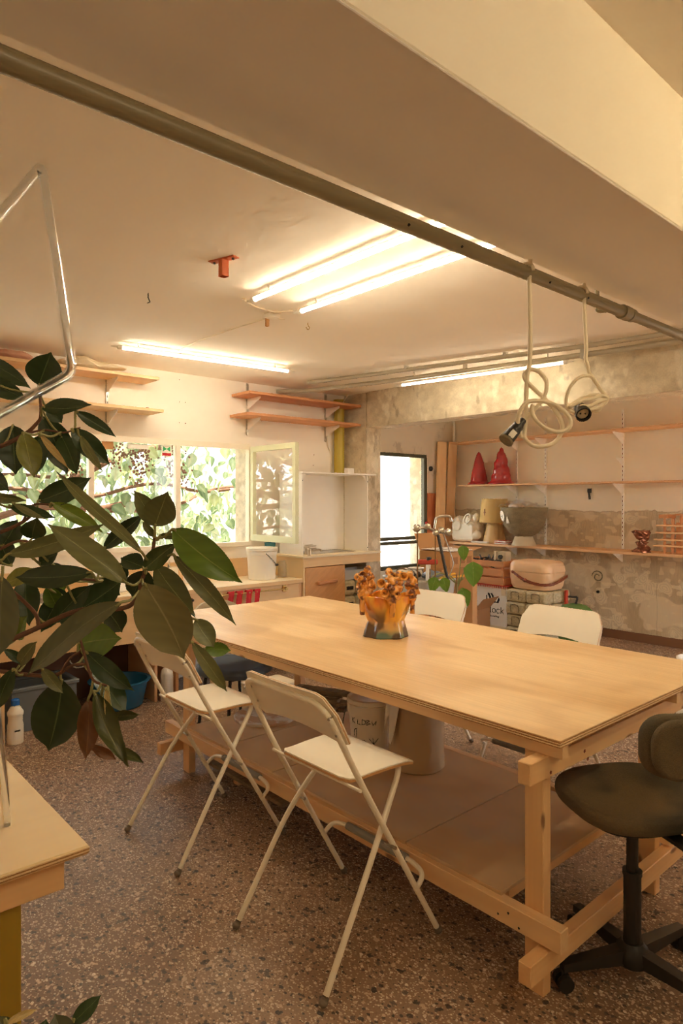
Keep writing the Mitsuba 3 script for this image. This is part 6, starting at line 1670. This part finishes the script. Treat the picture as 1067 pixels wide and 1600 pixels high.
LEAVES = [  # base, tip, width, facing, droop, tone, foot of the stalk
    ([0.516, 1.706, 1.885], [0.53, 1.658, 1.96], 0.0883, [-0.18, -0.98, -0.05], 0.000, 'd', [0.512, 1.684, 1.861]),
    ([0.407, 1.776, 1.946], [0.492, 1.688, 1.872], 0.0455, [-0.26, -0.91, -0.33], 0.000, 'd', [0.397, 1.787, 1.955]),
    ([0.405, 1.751, 1.893], [0.49, 1.711, 1.848], 0.0487, [-0.27, -0.96, -0.09], 0.000, 'd', [0.512, 1.684, 1.861]),
    ([0.5, 1.627, 1.82], [0.572, 1.511, 1.821], 0.0532, [-0.22, -0.88, 0.43], 0.000, 'd', [0.504, 1.65, 1.803]),
    ([0.548, 1.545, 1.807], [0.631, 1.515, 1.751], 0.0306, [-0.19, -0.98, 0.04], 0.000, 'd', [0.542, 1.531, 1.764]),
    ([0.547, 1.733, 1.837], [0.577, 1.722, 1.798], 0.0433, [-0.15, -0.91, -0.38], 0.000, 'd', [0.512, 1.684, 1.861]),
    ([0.534, 1.53, 1.765], [0.615, 1.51, 1.685], 0.0533, [-0.17, -0.98, -0.11], 0.000, 'd', [0.542, 1.531, 1.764]),
    ([0.552, 1.528, 1.751], [0.579, 1.461, 1.665], 0.0215, [-0.47, -0.88, 0.04], 0.000, 'o', [0.545, 1.524, 1.766]),
    ([0.542, 1.764, 1.817], [0.605, 1.766, 1.669], 0.0796, [-0.14, -0.99, -0.1], 0.000, 'd', [0.512, 1.684, 1.861]),
    ([0.445, 1.582, 1.754], [0.466, 1.574, 1.653], 0.0590, [0.13, -0.94, -0.3], 0.000, 'y', [0.501, 1.613, 1.766]),
    ([0.496, 1.631, 1.755], [0.49, 1.637, 1.659], 0.0514, [-0.51, -0.86, -0.07], 0.000, 'd', [0.493, 1.628, 1.764]),
    ([0.467, 1.536, 1.749], [0.508, 1.474, 1.671], 0.0168, [-0.27, -0.96, -0.03], 0.000, 'p', [0.524, 1.569, 1.759]),
    ([0.584, 1.753, 1.77], [0.599, 1.679, 1.666], 0.0604, [-0.37, -0.91, -0.16], 0.000, 'd', [0.507, 1.665, 1.828]),
    ([0.474, 1.77, 1.789], [0.475, 1.749, 1.665], 0.0855, [-0.34, -0.94, 0.03], 0.000, 'd', [0.437, 1.708, 1.734]),
    ([0.483, 1.602, 1.6], [0.572, 1.512, 1.654], 0.0576, [-0.33, -0.94, 0.07], 0.000, 'd', [0.481, 1.6, 1.591]),
    ([0.559, 1.215, 1.499], [0.44, 1.353, 1.661], 0.0288, [-0.18, -0.93, 0.31], 0.020, 'o', [0.634, 1.335, 1.477]),
    ([0.499, 1.561, 1.596], [0.603, 1.523, 1.527], 0.0377, [-0.3, -0.94, 0.18], 0.000, 'b', [0.5, 1.573, 1.593]),
    ([0.422, 1.603, 1.59], [0.504, 1.546, 1.562], 0.0316, [0.02, -0.95, 0.3], 0.000, 'd', [0.471, 1.615, 1.585]),
    ([0.422, 1.576, 1.596], [0.468, 1.492, 1.56], 0.0156, [-0.33, -0.94, -0.02], 0.000, 'o', [0.473, 1.611, 1.59]),
    ([0.369, 1.61, 1.611], [0.456, 1.593, 1.601], 0.0258, [-0.49, -0.81, -0.33], 0.000, 'o', [0.469, 1.618, 1.579]),
    ([0.398, 1.718, 1.672], [0.428, 1.627, 1.622], 0.0441, [-0.56, -0.81, 0.17], 0.000, 'd', [0.414, 1.742, 1.723]),
    ([0.385, 1.475, 1.49], [0.554, 1.385, 1.552], 0.0435, [-0.38, -0.92, -0.08], 0.050, 'o', [0.365, 1.486, 1.483]),
    ([0.545, 1.253, 1.438], [0.418, 1.338, 1.557], 0.0554, [-0.32, -0.88, 0.35], 0.040, 'o', [0.615, 1.339, 1.433]),
    ([0.538, 1.42, 1.446], [0.428, 1.579, 1.431], 0.0538, [-0.17, -0.96, 0.23], 0.030, 'd', [0.579, 1.464, 1.422]),
    ([0.64, 1.33, 1.546], [0.639, 1.269, 1.62], 0.0706, [-0.42, -0.91, 0.01], -0.050, 'o', [0.644, 1.339, 1.521]),
    ([0.644, 1.339, 1.546], [0.593, 1.331, 1.623], 0.0440, [-0.39, -0.91, 0.11], -0.050, 'o', [0.644, 1.339, 1.521]),
    ([0.588, 1.483, 1.491], [0.644, 1.394, 1.571], 0.0391, [-0.34, -0.9, 0.29], -0.060, 'd', [0.572, 1.478, 1.422]),
    ([0.647, 1.35, 1.523], [0.613, 1.334, 1.558], 0.0188, [-0.25, -0.93, 0.26], 0.000, 'o', [0.644, 1.339, 1.521]),
    ([0.662, 1.35, 1.525], [0.684, 1.298, 1.527], 0.0172, [-0.37, -0.91, -0.19], 0.050, 'o', [0.644, 1.339, 1.521]),
    ([0.631, 1.231, 1.543], [0.732, 1.129, 1.435], 0.0730, [-0.63, -0.75, 0.19], 0.120, 'g', [0.644, 1.339, 1.521]),
    ([0.598, 1.287, 1.46], [0.635, 1.219, 1.516], 0.0570, [-0.48, -0.87, 0.05], -0.050, 'c', [0.623, 1.337, 1.452]),
    ([0.626, 1.222, 1.493], [0.743, 1.17, 1.342], 0.0378, [-0.49, -0.87, 0.03], 0.060, 'o', [0.635, 1.336, 1.483]),
    ([0.668, 1.385, 1.455], [0.712, 1.284, 1.351], 0.0596, [-0.5, -0.81, 0.29], 0.030, 'o', [0.629, 1.336, 1.464]),
    ([0.687, 1.395, 1.45], [0.764, 1.376, 1.327], 0.0355, [-0.35, -0.89, 0.3], 0.030, 'd', [0.631, 1.336, 1.471]),
    ([0.562, 1.212, 1.44], [0.64, 1.2, 1.283], 0.1127, [-0.65, -0.76, -0.05], 0.020, 'B', [0.615, 1.339, 1.433]),
    ([0.634, 1.362, 1.45], [0.618, 1.397, 1.389], 0.0648, [-0.22, -0.97, -0.12], 0.000, 'd', [0.623, 1.337, 1.452]),
    ([0.695, 1.254, 1.349], [0.725, 1.227, 1.289], 0.0497, [-0.36, -0.74, 0.56], 0.020, 'o', [0.609, 1.344, 1.399]),
    ([0.67, 1.223, 1.31], [0.747, 1.211, 1.194], 0.0322, [-0.56, -0.71, 0.43], 0.050, 'o', [0.661, 1.224, 1.323]),
    ([0.718, 1.26, 1.282], [0.779, 1.247, 1.271], 0.0336, [-0.54, -0.84, 0.02], 0.000, 'g', [0.711, 1.262, 1.283]),
    ([0.656, 1.422, 1.449], [0.625, 1.475, 1.469], 0.0497, [-0.36, -0.78, 0.52], 0.000, 'd', [0.623, 1.337, 1.452]),
    ([0.52, 1.222, 1.407], [0.399, 1.39, 1.254], 0.0608, [0.11, -0.77, 0.63], 0.050, 'G', [0.611, 1.343, 1.409]),
    ([0.531, 1.48, 1.284], [0.584, 1.372, 1.306], 0.0830, [-0.44, -0.87, 0.24], 0.000, 'g', [0.518, 1.451, 1.27]),
    ([0.497, 1.483, 1.21], [0.49, 1.552, 1.037], 0.1092, [-0.29, -0.84, 0.46], 0.000, 'd', [0.494, 1.486, 1.224]),
    ([0.528, 1.428, 1.276], [0.61, 1.366, 1.189], 0.0471, [-0.16, -0.98, -0.13], 0.030, 'd', [0.523, 1.441, 1.283]),
    ([0.556, 1.457, 1.226], [0.599, 1.381, 1.136], 0.0588, [0.04, -0.75, 0.66], 0.020, 'd', [0.53, 1.442, 1.246]),
    ([0.525, 1.405, 1.18], [0.506, 1.371, 1.065], 0.0587, [-0.36, -0.93, 0.1], 0.020, 'n', [0.529, 1.388, 1.223]),
    ([0.527, 1.403, 1.081], [0.585, 1.402, 1.036], 0.0294, [-0.53, -0.75, 0.4], 0.040, 'n', [0.543, 1.367, 1.216]),
    ([0.518, 1.358, 1.208], [0.564, 1.294, 1.059], 0.0570, [-0.15, -0.95, 0.29], 0.000, 'k', [0.54, 1.371, 1.217]),
    ([0.558, 1.336, 1.083], [0.598, 1.296, 1.058], 0.0287, [-0.35, -0.73, 0.59], 0.000, 'k', [0.548, 1.358, 1.213]),
    ([0.537, 1.341, 1.214], [0.537, 1.339, 1.15], 0.0128, [-0.38, -0.9, 0.21], 0.000, 'p', [0.548, 1.358, 1.213]),
    ([0.564, 1.371, 1.143], [0.591, 1.298, 1.158], 0.0294, [-0.62, -0.68, 0.39], -0.050, 'k', [0.548, 1.358, 1.213]),
    ([0.412, 1.532, 1.239], [0.393, 1.593, 1.136], 0.0404, [-0.25, -0.93, 0.28], 0.000, 'd', [0.438, 1.551, 1.219]),
    ([0.338, 1.33, 1.461], [0.331, 1.342, 1.304], 0.0793, [-0.52, -0.82, 0.22], 0.000, 'G', [0.339, 1.329, 1.48]),
    ([0.523, 1.62, 1.314], [0.591, 1.558, 1.403], 0.0554, [-0.23, -0.94, 0.25], 0.000, 'd', [0.47, 1.572, 1.34]),
    ([0.558, 1.669, 1.369], [0.508, 1.662, 1.285], 0.0576, [-0.43, -0.9, 0.03], 0.000, 'd', [0.489, 1.608, 1.423]),
    ([0.579, 1.598, 1.341], [0.668, 1.566, 1.407], 0.0711, [-0.38, -0.91, 0.16], 0.000, 'd', [0.528, 1.562, 1.423]),
    ([0.6, 1.499, 1.351], [0.644, 1.51, 1.29], 0.0576, [-0.36, -0.84, 0.41], 0.000, 'd', [0.543, 1.465, 1.36]),
    ([0.517, 1.652, 1.394], [0.548, 1.665, 1.336], 0.0449, [-0.43, -0.71, 0.55], 0.000, 'g', [0.483, 1.616, 1.423]),
    ([0.486, 1.706, 1.414], [0.483, 1.666, 1.303], 0.0644, [-0.19, -0.97, 0.13], 0.000, 'd', [0.443, 1.651, 1.419]),
    ([0.528, 1.536, 1.444], [0.603, 1.523, 1.409], 0.0267, [-0.16, -0.97, 0.19], 0.000, 'o', [0.539, 1.541, 1.423]),
    ([0.567, 1.715, 1.431], [0.571, 1.686, 1.377], 0.0511, [-0.45, -0.88, 0.14], 0.000, 'g', [0.484, 1.645, 1.501]),
    ([0.452, 1.656, 1.279], [0.457, 1.595, 1.34], 0.0474, [-0.38, -0.76, 0.53], 0.000, 'g', [0.414, 1.633, 1.281]),
    ([0.455, 1.601, 1.23], [0.412, 1.619, 1.267], 0.0231, [-0.13, -0.99, 0.06], 0.000, 'd', [0.419, 1.573, 1.221]),
    ([0.473, 1.584, 1.441], [0.419, 1.646, 1.408], 0.0440, [-0.34, -0.82, 0.45], 0.000, 'y', [0.496, 1.601, 1.423]),
    ([0.559, 1.508, 1.255], [0.578, 1.487, 1.218], 0.0462, [-0.19, -0.86, 0.48], 0.000, 'd', [0.513, 1.469, 1.241]),
    ([0.458, 1.491, 1.24], [0.496, 1.472, 1.182], 0.0286, [-0.44, -0.84, 0.32], 0.000, 'o', [0.474, 1.505, 1.218]),
    ([0.45, 1.765, 1.491], [0.485, 1.77, 1.554], 0.0652, [-0.48, -0.85, 0.22], 0.000, 'd', [0.404, 1.749, 1.513]),
    ([0.516, 1.76, 1.505], [0.515, 1.713, 1.561], 0.0629, [-0.24, -0.97, 0.02], 0.000, 'd', [0.463, 1.674, 1.506]),
    ([0.46, 1.729, 1.443], [0.448, 1.793, 1.512], 0.0606, [-0.46, -0.89, 0.0], 0.000, 'd', [0.413, 1.704, 1.478]),
    ([0.524, 1.726, 1.446], [0.546, 1.652, 1.477], 0.0466, [-0.07, -0.94, 0.33], 0.000, 'd', [0.463, 1.674, 1.506]),
    ([0.54, 1.738, 1.431], [0.577, 1.663, 1.407], 0.0511, [-0.34, -0.92, 0.16], 0.000, 'd', [0.467, 1.668, 1.505]),
    ([0.445, 1.609, 1.226], [0.46, 1.532, 1.291], 0.0320, [-0.34, -0.9, 0.27], 0.000, 'o', [0.413, 1.58, 1.222]),
    ([0.577, 1.706, 1.323], [0.556, 1.764, 1.4], 0.0511, [-0.11, -0.96, 0.26], 0.000, 'd', [0.579, 1.699, 1.314]),
    ([0.622, 1.613, 1.408], [0.666, 1.573, 1.369], 0.0576, [-0.13, -0.99, 0.01], 0.000, 'd', [0.528, 1.562, 1.423]),
    ([0.594, 1.665, 1.278], [0.579, 1.712, 1.346], 0.0583, [-0.24, -0.97, 0.09], 0.000, 'd', [0.595, 1.659, 1.27]),
    ([0.668, 1.546, 1.449], [0.654, 1.59, 1.408], 0.0493, [-0.46, -0.89, -0.04], 0.000, 'd', [0.565, 1.492, 1.422]),
]
LOW_LEAVES = [
    ([0.445, 1.275, 0.608], [0.499, 1.268, 0.641], 0.0316, [-0.27, -0.76, 0.59], 0.02, 'd', [0.36, 1.28, 0.36]),
    ([0.342, 1.326, 0.632], [0.397, 1.318, 0.636], 0.0142, [-0.2, -0.79, 0.58], 0.02, 'p', [0.36, 1.28, 0.36]),
    ([0.41, 1.213, 0.618], [0.408, 1.255, 0.659], 0.0504, [-0.25, -0.75, 0.61], 0.02, 'G', [0.36, 1.28, 0.36]),
    ([0.347, 1.295, 0.59], [0.333, 1.347, 0.642], 0.0466, [-0.21, -0.77, 0.6], 0.02, 'o', [0.36, 1.28, 0.36]),
    ([0.401, 1.327, 0.552], [0.422, 1.349, 0.587], 0.0367, [-0.23, -0.76, 0.6], 0.02, 'd', [0.36, 1.28, 0.36]),
]
TONES = {'d': ('2a3f1e', '53653c'), 'g': ('557022', '7d8c46'), 'b': ('6d8228', '8c9a48'), 'o': ('666a42', '8c905e'), 'B': ('7a7750', '94906a'), 'G': ('4e5236', '6c704e'),
         'y': ('74782c', '8f9248'), 'p': ('b09a66', 'c4b284'), 'c': ('59663a', '868a58'), 'n': ('6a4426', '7d5734'), 'k': ('484c26', '6a6c3c')}


def ficus(plant, leaves, seed):
    r_ = random.Random(seed)
    for i, (b, t, w, n, droop, tone, foot) in enumerate(leaves):
        b, t, foot = np.array(b), np.array(t), np.array(foot)
        L = np.linalg.norm(t - b)
        c0, c1 = (np.array(lin(q)) for q in TONES[tone])
        c0 = c0 * r_.uniform(0.85, 1.2)
        dead = tone in 'nk'
        m, C = leaf_mesh(L, w, 0.30 if not dead else 0.7, 0.0, 15, 9, False, (c0, c1), 0.012 if not dead else 0.06, i, 0.0 if tone != 'c' else 0.5)
        v = m.vertices
        s = v[:, 0] / L
        v[:, 2] += droop * L * 4 * s * (1 - s) + 0.03 * L * np.sin(3.1 * s + i) * (1 - s) * s * 4
        # the drip tip narrows to a point; a slight sideways sweep
        v[:, 1] += 0.03 * L * math.sin(i * 1.7) * 4 * s * (1 - s)
        m.vertices = v
        m = place(m, b, t - b, n)
        k = put('leaf', m, 'm_leaf', plant, smooth=True, color=C)
        mid = (foot + b) / 2 + np.array([0, 0, -0.008])
        put('stalk', tube(spline([foot, mid, b, b + (t - b) * 0.06], 4), [0.0028] * 13, 6), 'm_stem', k, smooth=True)


k = thing('rubber_plant', 'large rubber plant with dark green leaves reaching in from the left', 'plant')
put('pot', lathe([(0, 0.7505), (0.12, 0.7505), (0.125, 0.756), (0.155, 1.0), (0.165, 1.003), (0.165, 1.03), (0.15, 1.03), (0.145, 0.995), (0, 0.99)], 40, (0.05, 1.97, 0)), 'm_terracotta', k, smooth=35)
put('soil', lathe([(0, 1.008), (0.147, 1.002), (0.147, 0.991), (0, 0.991)], 28, (0.05, 1.97, 0)), 'm_bark', k)
put('trunk', tube(spline([(0.05, 1.97, 1.0), (0.045, 1.975, 1.3), (0.052, 1.965, 1.6), (0.047, 1.97, 1.95)], 6), np.linspace(0.016, 0.008, 19), 10), 'm_bark', k, smooth=True)
for pts, rs in BRANCHES:
    q = spline(pts, 4)
    put('branch', tube(q, np.interp(np.linspace(0, 1, len(q)), np.linspace(0, 1, len(rs)), rs), 8), 'm_bark', k, smooth=True)
ficus(k, LEAVES, 1)
k = thing('floor_plant', 'low potted plant on the floor before the side table, only leaf tips in view', 'plant')
put('pot', lathe([(0, 0), (0.10, 0), (0.105, 0.01), (0.13, 0.30), (0.138, 0.30), (0.138, 0.33), (0.122, 0.33), (0.12, 0.29), (0, 0.29)], 36, (0.36, 1.28, 0)), 'm_terracotta', k, smooth=35)
put('soil', lathe([(0, 0.305), (0.12, 0.30), (0.12, 0.291), (0, 0.291)], 24, (0.36, 1.28, 0)), 'm_bark', k)
put('trunk', tube(spline([(0.36, 1.28, 0.30), (0.362, 1.282, 0.36), (0.365, 1.285, 0.42)], 4), 0.008, 8), 'm_bark', k, smooth=True)
ficus(k, LOW_LEAVES, 2)
